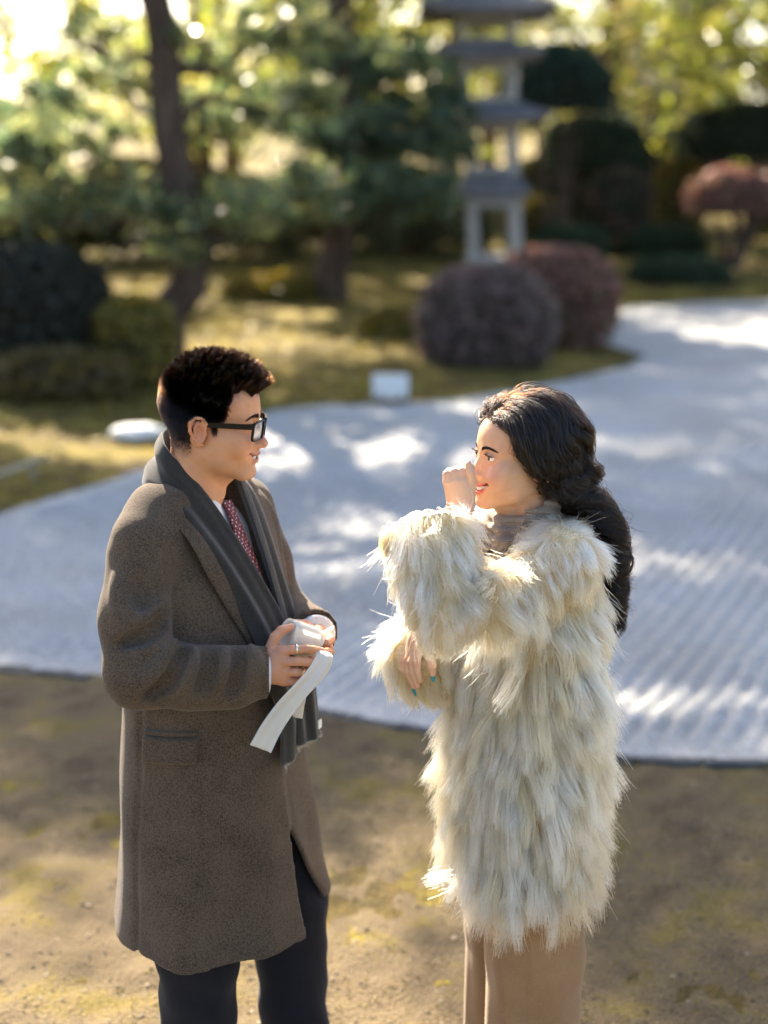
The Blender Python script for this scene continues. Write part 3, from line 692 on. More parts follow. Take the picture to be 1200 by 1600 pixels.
# loose hedge closing the lawn behind the pines
HEDGE = [(.10, .11, .045), (.14, .13, .05), (.07, .085, .04), (.17, .13, .05)]
for hx, hy, hr_, hh, where in [(-8.2, 24.5, 1.3, .95, 'behind the pine at the left edge'), (-6.2, 24.0, 1.2, .85, 'left of the leaning pine trunk'), (-4.3, 24.8, 1.3, 1.0, 'straight behind the leaning pine trunk'), (-2.5, 24.2, 1.2, .8, 'between the two pine trunks'), (-.8, 25.2, 1.2, .95, 'behind the trunk of the blue-green pine'), (.9, 26.2, 1.1, .85, 'between the blue-green pine and the pagoda'), (3.4, 29.0, 1.3, 1.0, 'behind the pagoda base'), (8.8, 29.5, 1.4, .95, 'behind the rust brown mushroom bush'), (10.8, 28.6, 1.3, 1.0, 'under the dark evergreen at the far right'),
        (-10.4, 22.8, 1.3, 1.0, 'beyond the left-edge pine, at the turn of the hedge'), (-12.2, 20.4, 1.3, .9, 'at the left bank, where the hedge comes forward'), (-13.4, 17.6, 1.3, 1.0, 'at the near end of the left hedge')]:
    t_ = at(600, 300, hy); gz_ = terrain_z(np.array([[hx, hy]]))[0]; q_ = math.cos(R(PITCH)) * hy - math.sin(R(PITCH)) * (gz_ + hh * .75 - CAM_Z)
    clipped_bush('hedge_shrub', 'loose olive hedge shrub ' + where, 600 + hx / q_ * FPX, 800 - FPX * ((gz_ + hh * .75 - CAM_Z) * math.cos(R(PITCH)) + hy * math.sin(R(PITCH))) / q_, hy, hr_, .8, hh, HEDGE, 7000, group='hedge row at the back', size=.05)
# broadleaf trees: one mesh family, copied
def broad_tree(h, r, seed, cols, n=9000, size=.085):
    global rng
    keep = rng; rng = np.random.default_rng(seed)
    tr = [tube(catmull([(0, 0, -.3), (.1, .05, h * .25), (-.05, .1, h * .5), (.05, 0, h * .85)], 20), np.linspace(.05 * h ** .75, .03, 20), 12)]
    lim = []; cs = []
    for k in range(22):
        a = k * 2.4 + rng.random(); z = h * (.22 + .68 * rng.random()); q = r * (.35 + .6 * rng.random()) * (1.15 - .6 * abs(z / h - .5))
        e = np.array([math.cos(a) * q, math.sin(a) * q, z + .3 * rng.random()]); s0 = np.array([0, 0, z * .7])
        lim.append(tube(catmull([s0, (s0 + e) / 2 + [0, 0, .1], e], 8), np.linspace(.07, .015, 8), 6, False)); cs.append(e)
    P = np.concatenate([clumpy(e, (r * .42, r * .42, r * .30), n // 22, 14, .17, .1) for e in cs])
    res = (tr[0], merge(lim), leaf_cloud(P, size, cols, .55)); rng = keep
    return res
YG = [(.22, .24, .06), (.28, .27, .07), (.32, .29, .09), (.15, .18, .05)]
OLIVE = [(.15, .16, .06), (.20, .19, .08), (.24, .18, .08), (.11, .13, .06)]
EVER = [(.07, .10, .05), (.09, .12, .05), (.14, .15, .06)]
protos = {}
def tree_at(kind, x, y, label, rz, sc=1.0):
    z = terrain_z(np.array([[x, y]]))[0]
    t = empty('broadleaf_tree', (x, y, z), label, 'tree', 'trees behind the gravel garden'); t.rotation_euler = (0, 0, rz); t.scale = (sc, sc, sc)
    if kind not in protos:
        h, r, seed, cols, n = {'yellow': (9.5, 3.4, 11, YG, 9000), 'olive': (11, 3.8, 12, OLIVE, 9000), 'ever': (12, 3.6, 13, EVER, 10000)}[kind]
        tk, lm, lf_ = broad_tree(h, r, seed, cols, n)
        protos[kind] = [mesh_obj('trunk', tk[0], tk[1], M_BARK2), mesh_obj('limbs', lm[0], lm[1], M_BARK2), mesh_obj('crown', lf_[0], lf_[1], M_LEAF, smooth=False, col=lf_[2])]
        for o in protos[kind]: o.parent = t
    else:
        for p in protos[kind]: o = p.copy(); COL.objects.link(o); o.parent = t
    return t
spots = [('olive', -3.6, 34, 'olive tree filling the gap between the two pines'), ('yellow', 7.6, 27, 'yellow green tree overhanging the rust brown mushroom bush'), ('yellow', 5.8, 37, 'pale tree in the back row left of the temple'), ('yellow', -3.2, 25, 'yellow green tree glowing behind the leaning pine'), ('ever', -.8, 29, 'dark evergreen tree rising behind the blue-green pine'), ('yellow', 1.6, 33, 'yellow green tree directly behind the stone pagoda'),
         ('olive', 4.6, 31, 'olive tree between the pagoda and the temple roof'), ('yellow', 9.2, 30, 'yellow green tree in front of the temple at the right'), ('ever', 11.5, 33, 'dark evergreen tree at the far right'), ('ever', -15, 22, 'dark evergreen tree behind the left hedge'), ('olive', -14.5, 34, 'olive tree at the far left'),
         ('olive', 3.0, 43, 'large olive tree in the back row behind the pagoda'), ('ever', 14.5, 46, 'evergreen in the back row beyond the temple'), ('yellow', -.5, 47, 'yellow green tree in the back row at the centre'), ('olive', 19, 40, 'olive tree at the outer right of the back row')]
for i, (k, x, y, lb) in enumerate(spots): tree_at(k, x, y, lb, i * 1.7, .9 + .25 * random.random())

# ---- stone pagoda: open tiers of corner posts under broad roofs, leaning slightly
M_STONE = mat('granite', rough=.85, spec=.2); noise_col(M_STONE, [(.3, (.26, .25, .24)), (.6, (.36, .345, .33)), (.8, (.43, .42, .40))], 7, 8, bump=.6, bscale=40, bdist=.01)
M_ROOFST = mat('dark_granite', rough=.7, spec=.3); noise_col(M_ROOFST, [(.3, (.085, .085, .095)), (.7, (.17, .165, .17))], 6, 8, bump=.6, bscale=35, bdist=.01)
pb = A3(777, 405, 20.6); pz = terrain_z(pb[None, :2])[0]; pag = empty('stone_pagoda', (pb[0], pb[1], pz), 'tall weathered stone pagoda of open tiers with broad roofs behind the azaleas', 'pagoda')
def zpix(py): return A3(777, py, 20.6)[2]
lean = lambda z: np.array([-.060 * (z - pz), 0, 0])
def pblock(name, z0, z1, w, m, w2=None):
    w2 = w2 or w; c0, c1 = lean(z0), lean(z1)
    V = np.array([[pb[0] + sx * w + c0[0], pb[1] + sy * w, z0] for sx, sy in ((-1, -1), (1, -1), (1, 1), (-1, 1))] + [[pb[0] + sx * w2 + c1[0], pb[1] + sy * w2, z1] for sx, sy in ((-1, -1), (1, -1), (1, 1), (-1, 1))])
    return mesh_obj(name, V, np.array([[0, 3, 2, 1], [4, 5, 6, 7], [0, 1, 5, 4], [1, 2, 6, 5], [2, 3, 7, 6], [3, 0, 4, 7]]), m, pag, smooth=False)
def proof(z0, z1, w, wt):
    """square roof with upswept corners and sloping top"""
    n = 9; rows = []
    for k, (q, zz) in enumerate([(w * .93, z0), (w, z0 + .05), (w, z0 + .10), (w * .62 + wt * .38, z0 + .10 + (z1 - z0 - .10) * .42), (wt, z1)]):
        ring = []
        for sx, sy, ex, ey in ((-1, -1, 1, -1), (1, -1, 1, 1), (1, 1, -1, 1), (-1, 1, -1, -1)):
            for t in np.linspace(0, 1, n)[:-1]:
                x, y = sx + (ex - sx) * t, sy + (ey - sy) * t; cr = (abs(2 * t - 1) ** 3) * (.07 if k < 3 else .02)
                ring.append([pb[0] + x * q, pb[1] + y * q, zz + cr])
        rows.append(ring)
    V = np.array(rows).reshape(-1, 3); V += np.array([lean(z) for z in V[:, 2]]); m = 4 * (n - 1)
    return mesh_obj('roof', V, [grid_faces(5, m, wrapv=True)[:, ::-1], np.arange(m)[None, ::-1] * 1, (np.arange(m) + 4 * m)[None]], M_ROOFST, pag, smooth=False)
def post(x, y, z0, z1, w):
    c = np.array([pb[0] + x, pb[1] + y, 0]); V, F = box((0, 0, 0), (w, w, (z1 - z0) / 2 + .02)); V = V + c + [0, 0, (z0 + z1) / 2]; V += np.array([lean(z) for z in V[:, 2]])
    return mesh_obj('post', V, F, M_STONE, pag, smooth=False)
pblock('plinth', pz - .15, zpix(398), .44, M_STONE, .40)
z = zpix(398)
tiers = [(398, 322, .30, .065), (300, 205, .30, .06), (176, 108, .33, .05), (88, 42, .34, .05)]
roofs = [(316, 268, .50, .32), (203, 160, .78, .36), (106, 68, .74, .36), (40, -20, .92, .16)]
for (p0, p1, w, pw), (r0, r1, rw, rt) in zip(tiers, roofs):
    for sx in (-1, 1):
        for sy in (-1, 1): post(sx * w, sy * w, zpix(p0), zpix(p1), pw)
    pblock('lintel', zpix(p1) , zpix(p1) + .10, w + .09, M_STONE)
    proof(zpix(p1) + .09, zpix(r1), rw, rt)
    pblock('tier_floor', zpix(r1) - .01, zpix(r1) + .07, rt, M_STONE)
pblock('finial', zpix(-20) + .05, zpix(-80), .10, M_STONE, .03)

# ---- temple hall with a tiled roof, far right
M_ROOF = mat('roof_tiles', rough=.42, spec=.5); noise_col(M_ROOF, [(.3, (.16, .155, .16)), (.7, (.27, .26, .26))], 9, 6, bump=.5, bscale=30)
M_WALL = mat('plaster', (.66, .64, .60), .9); noise_col(M_WALL, [(.3, (.55, .53, .49)), (.7, (.70, .68, .64))], 4, 6)
M_WOOD = mat('dark_timber', rough=.8); noise_col(M_WOOD, [(.3, (.03, .02, .015)), (.7, (.08, .055, .04))], 12, 6, mapscale=(1, 1, .2))
def hall(c, w, d, hw_, hr, ov, label, name='temple_hall'):
    t = empty(name, tuple(c), label, 'building'); c = np.array(c)
    mesh_obj('wall', *box(c + [0, 0, hw_ / 2], (w, d, hw_ / 2)), M_WALL, t, smooth=False)
    V = []; n = 12
    for s_ in np.linspace(-1, 1, n):
        for k in range(15):
            q = -1 + 2 * k / 14; zz = hr * (1 - abs(q)) ** 1.25 + .12 * abs(s_) ** 3
            V.append(c + [s_ * (w + ov), q * (d + ov), hw_ - .25 + zz])
    V = np.array(V); top = grid_faces(n, 15); m = len(V); V = np.vstack([V, V - [0, 0, .16]])
    idx = np.arange(m).reshape(n, 15); ring = np.concatenate([idx[:-1, 0], idx[-1, :-1], idx[:0:-1, -1], idx[0, :0:-1]]); r2 = np.roll(ring, -1)
    rf_ = mesh_obj('roof', V, [top, top[:, ::-1] + m, np.stack([ring, ring + m, r2 + m, r2], 1)], M_ROOF, t, smooth=False)
    # tile rolls down the slope
    roll = None
    for i in range(int((w + ov) * 2 / .30)):
        x = -(w + ov) + .15 + .30 * i
        for sd in (-1, 1):
            pts = np.array([[0, sd * q * (d + ov), hw_ - .25 + hr * (1 - q) ** 1.25 + .03 + .12 * abs(x / (w + ov)) ** 3] for q in np.linspace(0, 1, 7)])
            o = mesh_obj('tile_roll', *tube(pts + c + [x, 0, 0], .06, 6), M_ROOF, rf_)
    mesh_obj('ridge', *box(c + [0, 0, hw_ - .25 + hr + .12], (w + ov * .8, .16, .16)), M_ROOF, rf_, smooth=False)
    for i in range(6):
        x = -w + 2 * w * i / 5; mesh_obj('pillar', *box(c + [x, -d - .04, hw_ / 2], (.10, .05, hw_ / 2)), M_WOOD, t, smooth=False)
    for i in range(5):
        x = -w + 2 * w * (i + .5) / 5; p = mesh_obj('door', *box(c + [x, -d - .03, hw_ * .42], (w / 5 - .14, .02, hw_ * .40)), M_WOOD, t, smooth=False)
    return t
hc = A3(1075, 160, 46)
hall((hc[0], 46, .6), 4.2, 2.6, 3.0, 1.9, 1.0, 'temple hall with a grey tiled roof shining between the right-hand trees')
hc = A3(1005, 230, 33)
hall((hc[0], 33, .5), 1.1, .9, 2.35, .75, .4, 'small white-walled shed with a pale roof behind the dark bushes', 'garden_shed')

# ---- small things
M_SIGN = mat('white_board', (.78, .79, .80), .6)
g0 = ground_at(610, 632); sg = empty('notice_board', (g0[0], g0[1], 0), 'small plain white notice board standing at the edge of the moss', 'sign')
sn_ = np.array([[1, 0, 0], [0, .94, .34], [0, -.34, .94]])
mesh_obj('board', *box(g0 + [0, .02, .155], (.155, .008, .115), sn_), M_SIGN, sg, smooth=False)
for sx in (-.1, .1): mesh_obj('leg', *box(g0 + [sx, .045, .06], (.010, .010, .08)), M_WOOD, sg, smooth=False)
def rock(name, label, c, r, col, seed, cat='rock'):
    a = np.linspace(0.02, np.pi - .02, 18); bb = np.linspace(0, 2 * np.pi, 28, endpoint=False)
    D = np.array([[math.sin(x) * math.cos(y), math.sin(x) * math.sin(y), math.cos(x)] for x in a for y in bb])
    q = 1 + .20 * smoothnoise(D, 2.2, seed) + .12 * smoothnoise(D, 6, seed + 1)
    V = np.array(c) + D * q[:, None] * np.array(r)
    m = mat(name + '_stone', rough=.85); noise_col(m, [(.3, tuple(x * .75 for x in col)), (.7, col)], 8, 6, bump=.6)
    return tag(mesh_obj(name, V, grid_faces(18, 28, wrapv=True), m), label, cat)
g0 = ground_at(218, 690); rock('pale_rock', 'pale white rock lying on the golden moss behind the man', (g0[0], g0[1], .07), (.21, .13, .065), (.70, .69, .66), 17)
g0 = ground_at(700, 560); rock('boulder', 'low dark boulder tucked beside the grey purple azalea', (g0[0], g0[1] - .4, .12), (.30, .26, .24), (.13, .11, .10), 8)
# bamboo rail along the left bank
M_BAMBOO = mat('bamboo', rough=.5); noise_col(M_BAMBOO, [(.3, (.20, .17, .11)), (.7, (.34, .29, .20))], 6, 4)
p0, p1 = ground_at(-220, 870), ground_at(75, 745); rl = empty('bamboo_rail', (p0[0], p0[1], 0), 'low bamboo rail along the edge of the left bank', 'fence')
mesh_obj('pole', *tube(np.linspace(p0 + [0, 0, .14], p1 + [0, 0, .14], 12), .022, 10), M_BAMBOO, rl)
for q in (.12, .5, .9): pt = p0 * (1 - q) + p1 * q; mesh_obj('stake', *tube([pt + [0, .03, -.05], pt + [0, .03, .17]], .018, 8), M_BAMBOO, rl)

# ------------------------------------------------------------------ shared cloth and skin materials
def wool(name, c1, c2, scale=900, sheen=.25, bump=.25, weave=0.0):
    m = bpy.data.materials.new(name); n, l, b = nodes_of(m)
    tc = n.new('ShaderNodeTexCoord')
    t = n.new('ShaderNodeTexNoise'); t.inputs['Scale'].default_value = scale; t.inputs['Detail'].default_value = 3
    l.new(tc.outputs['Object'], t.inputs['Vector'])
    t2 = n.new('ShaderNodeTexNoise'); t2.inputs['Scale'].default_value = 14; t2.inputs['Detail'].default_value = 4
    l.new(tc.outputs['Object'], t2.inputs['Vector'])
    mx = n.new('ShaderNodeMath'); mx.operation = 'MULTIPLY_ADD'; mx.inputs[1].default_value = .35
    l.new(t2.outputs['Fac'], mx.inputs[0]); l.new(t.outputs['Fac'], mx.inputs[2])
    src = mx.outputs[0]
    if weave:
        w = n.new('ShaderNodeTexWave'); w.wave_type = 'BANDS'; w.bands_direction = 'DIAGONAL'; w.inputs['Scale'].default_value = weave
        w.inputs['Distortion'].default_value = 3; w.inputs['Detail'].default_value = 2
        l.new(tc.outputs['Object'], w.inputs['Vector'])
        m2 = n.new('ShaderNodeMath'); m2.operation = 'MULTIPLY_ADD'; m2.inputs[1].default_value = .22
        l.new(w.outputs['Fac'], m2.inputs[0]); l.new(src, m2.inputs[2]); src = m2.outputs[0]
    r = n.new('ShaderNodeValToRGB'); e = r.color_ramp.elements
    e[0].position = .45; e[0].color = (*c1, 1); e[1].position = .92; e[1].color = (*c2, 1)
    l.new(src, r.inputs['Fac']); l.new(r.outputs['Color'], b.inputs['Base Color'])
    b.inputs['Roughness'].default_value = .95; b.inputs['Specular IOR Level'].default_value = .1
    b.inputs['Sheen Weight'].default_value = sheen; b.inputs['Sheen Roughness'].default_value = .45
    bp = n.new('ShaderNodeBump'); bp.inputs['Strength'].default_value = bump; bp.inputs['Distance'].default_value = .002
    l.new(src, bp.inputs['Height']); l.new(bp.outputs['Normal'], b.inputs['Normal'])
    return m
def hair_mat(name, melanin=None, color=None, rough=.3, red=.6):
    m = bpy.data.materials.new(name); m.use_nodes = True; n, l = m.node_tree.nodes, m.node_tree.links
    n.remove(n['Principled BSDF'])
    h = n.new('ShaderNodeBsdfHairPrincipled')
    if melanin is not None:
        h.parametrization = 'MELANIN'; h.inputs['Melanin'].default_value = melanin; h.inputs['Melanin Redness'].default_value = red
        h.inputs['Random Color'].default_value = .25
    else:
        h.parametrization = 'COLOR'
        a = n.new('ShaderNodeAttribute'); a.attribute_name = 'Col'; l.new(a.outputs['Color'], h.inputs['Color'])
    h.inputs['Roughness'].default_value = rough; h.inputs['Radial Roughness'].default_value = rough + .1
    l.new(h.outputs[0], n['Material Output'].inputs['Surface'])
    return m
M_SKIN = mat('skin', rough=.48, spec=.35, sub=.22, subr=(1, .28, .12), subscale=.006); attr_col(M_SKIN)
def skin_relief(m):
    n, l, b = nodes_of(m); tc = n.new('ShaderNodeTexCoord'); t = n.new('ShaderNodeTexNoise'); t.inputs['Scale'].default_value = 420; t.inputs['Detail'].default_value = 6
    l.new(tc.outputs['Object'], t.inputs['Vector']); bp = n.new('ShaderNodeBump'); bp.inputs['Strength'].default_value = .40; bp.inputs['Distance'].default_value = .001
    l.new(t.outputs['Fac'], bp.inputs['Height']); l.new(bp.outputs['Normal'], b.inputs['Normal'])
skin_relief(M_SKIN)
M_EYE = mat('eyeball', rough=.12, spec=.6); attr_col(M_EYE)
M_TEETH = mat('teeth', (.78, .74, .66), .25, .5)
M_BLACKHAIR = hair_mat('black_hair', melanin=.99, rough=.18, red=.25)
M_LINING = mat('lining', (.02, .02, .022), .6)

def loft(C, M, zs, cv, a, b, p=2.0):
    C = np.array(C); zs = np.array(zs)
    def f(X, Y, Z):
        z1 = Z.ravel(); sh = (1, 1, -1)
        A = np.interp(z1, zs, a).reshape(sh).astype(np.float32); B = np.interp(z1, zs, b).reshape(sh).astype(np.float32); c = np.interp(z1, zs, cv).reshape(sh).astype(np.float32)
        x, y = X - C[0], Y - C[1]
        u = M[0, 0] * x + M[1, 0] * y; v = M[0, 1] * x + M[1, 1] * y - c
        k = ((np.abs(u) / A) ** p + (np.abs(v) / B) ** p) ** (1 / p)
        d = (k - 1) * np.minimum(A, B)
        return np.maximum(d, np.maximum(zs[0] - Z, Z - zs[-1])).astype(np.float32)
    e = max(max(a), max(b)) + .06
    return f, (C[0] - e, C[1] - e, zs[0]), (C[0] + e, C[1] + e, zs[-1])
def capcone(a, b, ra, rb):
    """cone with flat ends"""
    a = np.array(a, dtype=np.float32); b = np.array(b, dtype=np.float32); d = b - a; L = float(np.linalg.norm(d)); d = d / L
    def f(X, Y, Z):
        px, py, pz = X - a[0], Y - a[1], Z - a[2]
        t = px * d[0] + py * d[1] + pz * d[2]
        q = np.sqrt(np.maximum(px * px + py * py + pz * pz - t * t, 0)) - (ra + np.clip(t / L, 0, 1) * (rb - ra))
        return np.maximum(q, np.maximum(-t, t - L))
    r = max(ra, rb)
    return f, np.minimum(a, b) - r, np.maximum(a, b) + r
def fn_prim(f, lo, hi): return f, np.array(lo), np.array(hi)
def hand_field(lo, hi, fingers, palm, k=.004, h=.0016):
    """fingers: list of (points, radii); palm: list of (a, b, ra, rb)"""
    F = Field(lo, hi, h)
    for a, b, ra, rb in palm: F.add(cone(a, b, ra, rb), .012)
    for pts, rad in fingers:
        G = Field(lo, hi, h); G.chain(pts, rad, .0025); F.F = smin(F.F, G.F, k)
    return F.mesh(1)
def bvh_of(V, Q): return BVHTree.FromPolygons([Vector(v) for v in V], [tuple(int(i) for i in q) for q in Q])
def shrink_on(bvh, P, off=0.0):
    """nearest point on the surface, pushed out by off along its normal"""
    out = []; nn = []
    for p in P:
        loc, nor, _, _ = bvh.find_nearest(Vector(p)); out.append(np.array(loc) + np.array(nor) * off); nn.append(np.array(nor))
    return np.array(out), np.array(nn)

# ------------------------------------------------------------------ the man
MC = np.array([-.345, 2.80, 0.0]); MANG = 25.0
MB = frame_from((math.cos(R(MANG)), -math.sin(R(MANG)), 0))        # columns: his right, forward, up
def mb(u, v, z): return MC + MB @ np.array([u, v, 0]) + np.array([0, 0, z])
man = empty('person', (MC[0], MC[1], 0), 'person with short black hair and black glasses in a grey brown overcoat and charcoal scarf', 'person')
HM = frame_from((math.cos(R(5)), -math.sin(R(5)), -.09)); HMc = np.array([-.339, 2.78, 1.596])
hw = lambda X: np.asarray(X) @ HM.T + HMc
hV, hQ, hC, (tV, tF), eyes, mec = build_head(False)
# stubble shadow of clipped hair on scalp
def man_hair_mask(L):
    x, y, z = np.abs(L[:, 0]), L[:, 1], L[:, 2]
    z = z + .004 * np.sin(x * 260) + .003 * np.sin(y * 330 + x * 200)
    front = .046 - .30 * np.clip(.050 - z, 0, .06) - .9 * np.clip(.012 - z, 0, 1) + 4.5 * np.clip(z - .052 - 5.0 * x * x, 0, .1)
    up = (y < front) & (z > -.008)
    top = z > .2
    back = (y < -.028) & (z > -.075 + .2 * np.clip(y + .09, 0, 1))
    sideburn = (y < .024) & (y > .006) & (z > -.016) & (x > .06)
    return (up & (top | (y < front))) | back | sideburn
jr = np.random.default_rng(3); hm = np.mean([man_hair_mask(hV + jr.normal(size=3) * [.003, .006, .007]) for _ in range(24)], axis=0) * (np.linalg.norm(np.abs(hV[:, :1]) * [1, 0, 0] + hV * [0, 1, 1] - [.083, -.013, -.010], axis=1) > .030)
hk = hm * np.clip(.55 + (hV[:, 2] + .06) / .10, .55, .93); hC = hC * (1 - hk[:, None]) + np.array([.012, .010, .010]) * hk[:, None]

# arms: shoulder, elbow, wrist (right arm is the near one)
SHr, ELr, WRr = at(209, 885, 2.64), at(217, 1055, 2.565), at(424, 1050, 2.605)
SHl, ELl, WRl = mb(-.185, -.045, 1.365), at(432, 962, 3.00), at(497, 992, 2.775)
# right hand, back of the hand to the camera, fingers around the roll
Yh = 2.60
def h_(px, py, dy=0.0): return at(px, py, Yh + dy)
rf = [([h_(437, 1017), h_(457, 1015, -.004), h_(478, 1014, .002), h_(490, 1015, .010), h_(500, 1016, .020)], [.0095, .0088, .0082, .0076, .0066]),
      ([h_(440, 1034, -.004), h_(464, 1033, -.010), h_(485, 1035, .000), h_(492, 1033, .018), h_(486, 1029, .034)], [.0098, .0092, .0086, .0080, .0066]),
      ([h_(441, 1050, -.002), h_(462, 1050, -.008), h_(480, 1052, .002), h_(485, 1049, .018), h_(478, 1043, .032)], [.0096, .0088, .0082, .0076, .0064]),
      ([h_(442, 1064, .004), h_(456, 1065, .000), h_(468, 1064, .008), h_(472, 1060, .020), h_(466, 1055, .030)], [.0086, .0078, .0072, .0066, .0056]),
      ([h_(422, 1018, .010), h_(430, 996, .012), h_(440, 985, .018), h_(453, 980, .030)], [.0125, .0108, .0094, .0074])]
palm = [(h_(420, 1040), h_(443, 1018), .016, .012), (h_(420, 1046), h_(443, 1036), .018, .013), (h_(420, 1052), h_(444, 1054), .017, .012), (h_(420, 1054), h_(443, 1064), .014, .0105), (h_(405, 1047, .004), h_(424, 1047), .024, .021), (h_(424, 1024, .006), h_(426, 1014, .012), .015, .013)]
rV, rQ = hand_field(h_(380, 1110, -.05), h_(530, 960, .09), rf, palm)
# left hand, seen beyond the roll with its finger tips curling towards the camera
Yl = 2.70
def l_(px, py, dy=0.0): return at(px, py, Yl + dy)
lf = [([l_(498, 992, .05), l_(512, 994, .02), l_(517, 1000, -.010), l_(509, 1004, -.035)], [.0096, .0092, .0086, .0076]),
      ([l_(498, 1005, .05), l_(513, 1010, .02), l_(516, 1018, -.010), l_(506, 1019, -.034)], [.0096, .0092, .0086, .0076]),
      ([l_(496, 1018, .05), l_(509, 1024, .02), l_(512, 1031, -.010), l_(503, 1033, -.032)], [.0092, .0086, .0080, .0072]),
      ([l_(492, 1028, .05), l_(504, 1036, .02), l_(507, 1043, -.008), l_(499, 1048, -.026)], [.0080, .0074, .0070, .0060]),
      ([l_(488, 986, .045), l_(476, 976, .02), l_(464, 975, .004), l_(456, 976, -.004)], [.0120, .0104, .0092, .0078])]
lp = [(l_(496, 998, .06), l_(497, 1018, .055), .018, .018), (l_(494, 990, .06), l_(492, 1024, .055), .016, .014), (WRl, l_(496, 1000, .062), .022, .020)]
lV, lQ = hand_field(l_(430, 1080, -.08), l_(560, 930, .16), lf, lp)
# torso, forearms and legs under the clothes
MNE = hw([0, -.042, -.24])
tf = Field((-.75, 2.35, -.01), (.1, 3.25, 1.5), .014)
tf.add(loft(MC, MB, [.80, .95, 1.1, 1.25, 1.36, 1.42], [-.01, -.01, -.02, -.04, -.05, -.05], [.15, .15, .15, .165, .15, .07], [.11, .105, .11, .11, .09, .06]))
for s, e, w in ((SHr, ELr, WRr), (SHl, ELl, WRl)):
    tf.chain([s, e, w], [.038, .032, .024], .02)
KNn, ANn, KNf, ANf = np.array([-.392, 2.685, .48]), np.array([-.405, 2.70, .09]), np.array([-.215, 2.865, .48]), np.array([-.20, 2.875, .09])
HPn, HPf = mb(.09, -.01, .86), mb(-.09, -.01, .86)
tf.chain([HPn, KNn, ANn], [.085, .055, .038], .03); tf.chain([HPf, KNf, ANf], [.085, .055, .038], .03)
for an in (ANn, ANf): tf.chain([an, an + [.03, -.01, -.045], an + [.16, -.05, -.06]], [.038, .034, .022], .02)
bV, bQ = tf.mesh(2)
skin_flat = lambda V: np.tile(np.array((.53, .255, .150)), (len(V), 1))
def hand_col(V, tips, kn):
    C = skin_flat(V)
    for t in tips:
        w = np.clip(1 - np.linalg.norm(V - t, axis=1) / .016, 0, 1)[:, None] * .6; C = C * (1 - w) + np.array([.50, .19, .14]) * w
    for t in kn:
        w = np.clip(1 - np.linalg.norm(V - t, axis=1) / .013, 0, 1)[:, None] * .5; C = C * (1 - w) + np.array([.46, .17, .12]) * w
    return C
rC = hand_col(rV, [p[-1] for p, r in rf], [p[2] for p, r in rf] + [p[0] for p, r in rf])
lC = hand_col(lV, [p[-1] for p, r in lf], [p[2] for p, r in lf])
parts = [(hw(hV), hQ), (rV, rQ), (lV, lQ), (bV, bQ), (hw(tV), tF)] + [(hw(e[0]), e[1]) for e in eyes]
V, F = merge(parts)
cols = [hC, rC, lC, skin_flat(bV), np.tile(np.array((.78, .74, .66)), (len(tV), 1))] + [e[2] for e in eyes]
cnts = [len(hQ), len(rQ), len(lQ), len(bQ)]
nte = sum(len(f) for f in ([tF] if isinstance(tF, np.ndarray) else tF)); ney = sum(len(e[1]) for e in eyes)
mi = np.concatenate([np.zeros(sum(cnts)), np.full(nte, 1), np.full(ney, 2)])
mesh_obj('body', V, F, [M_SKIN, M_TEETH, M_EYE], man, col=np.vstack(cols), midx=mi)

# hair
def man_hair():
    P, N = sample_mesh(hV, hQ, 110000, lambda c: (c[:, 2] > -.09).astype(float))
    x, y, z = np.abs(P[:, 0]), P[:, 1], P[:, 2]
    keep = man_hair_mask(P) & (np.linalg.norm(np.stack([x, y, z], 1) - [.083, -.013, -.010], axis=1) > .030)
    P, N = P[keep], N[keep]
    # thin the short sides, keep the top dense
    z = P[:, 2]; topness = np.clip((z - .022 + .25 * np.clip(P[:, 1], -.1, .06)) / .062, 0, 1); topness = topness * topness * (3 - 2 * topness)
    keep = rng.random(len(P)) < .35 + .75 * topness + .35 * (z > .02); P, N, topness = P[keep], N[keep], topness[keep]
    low = (P[:, 2] > -.045 + .01 * rng.normal(size=len(P))); P, N, topness = P[low], N[low], topness[low]
    n = len(P); k = 7; z = P[:, 2]
    fade = np.clip((z + .075) / .115, 0, 1)
    L = (.0035 + .014 * fade ** 1.5) * (1 - topness) + (.019 + .020 * rng.random(n) + .006 * np.clip(P[:, 1] / .08, -1, 1)) * topness
    nclump = 900
    cen = P[rng.choice(n, nclump)]; rnd = rng.normal(size=(nclump, 3)) * [.28, .28, .16]
    cl = np.concatenate([np.argmin(((P[q:q + 4000, None, :] - cen[None]) ** 2).sum(2), 1) for q in range(0, n, 4000)])
    d0 = unit(N * (.55 + .35 * topness[:, None]) + np.array([0, .08, .60]) * topness[:, None] + np.array([0, -.15, -.75]) * (1 - topness[:, None]))
    d1 = unit(d0 + np.array([0, .34, .15]) * topness[:, None] + rnd[cl] * 2.0 * topness[:, None] + rng.normal(size=(n, 3)) * .16)
    t = np.linspace(0, 1, k)[None, :, None]
    S = P[:, None] + L[:, None, None] * (d0[:, None] * t * (1 - .5 * t) + d1[:, None] * .5 * t * t)
    tip = cen[cl] + (S[:, -1] - P) 
    S = S + (tip - S[:, -1])[:, None] * (.68 * topness[:, None, None]) * t ** 1.4
    return S
S = man_hair()
hair_obj('hair', hw(S.reshape(-1, 3)).reshape(S.shape), np.linspace(.00036, .00016, 7), M_BLACKHAIR, man)
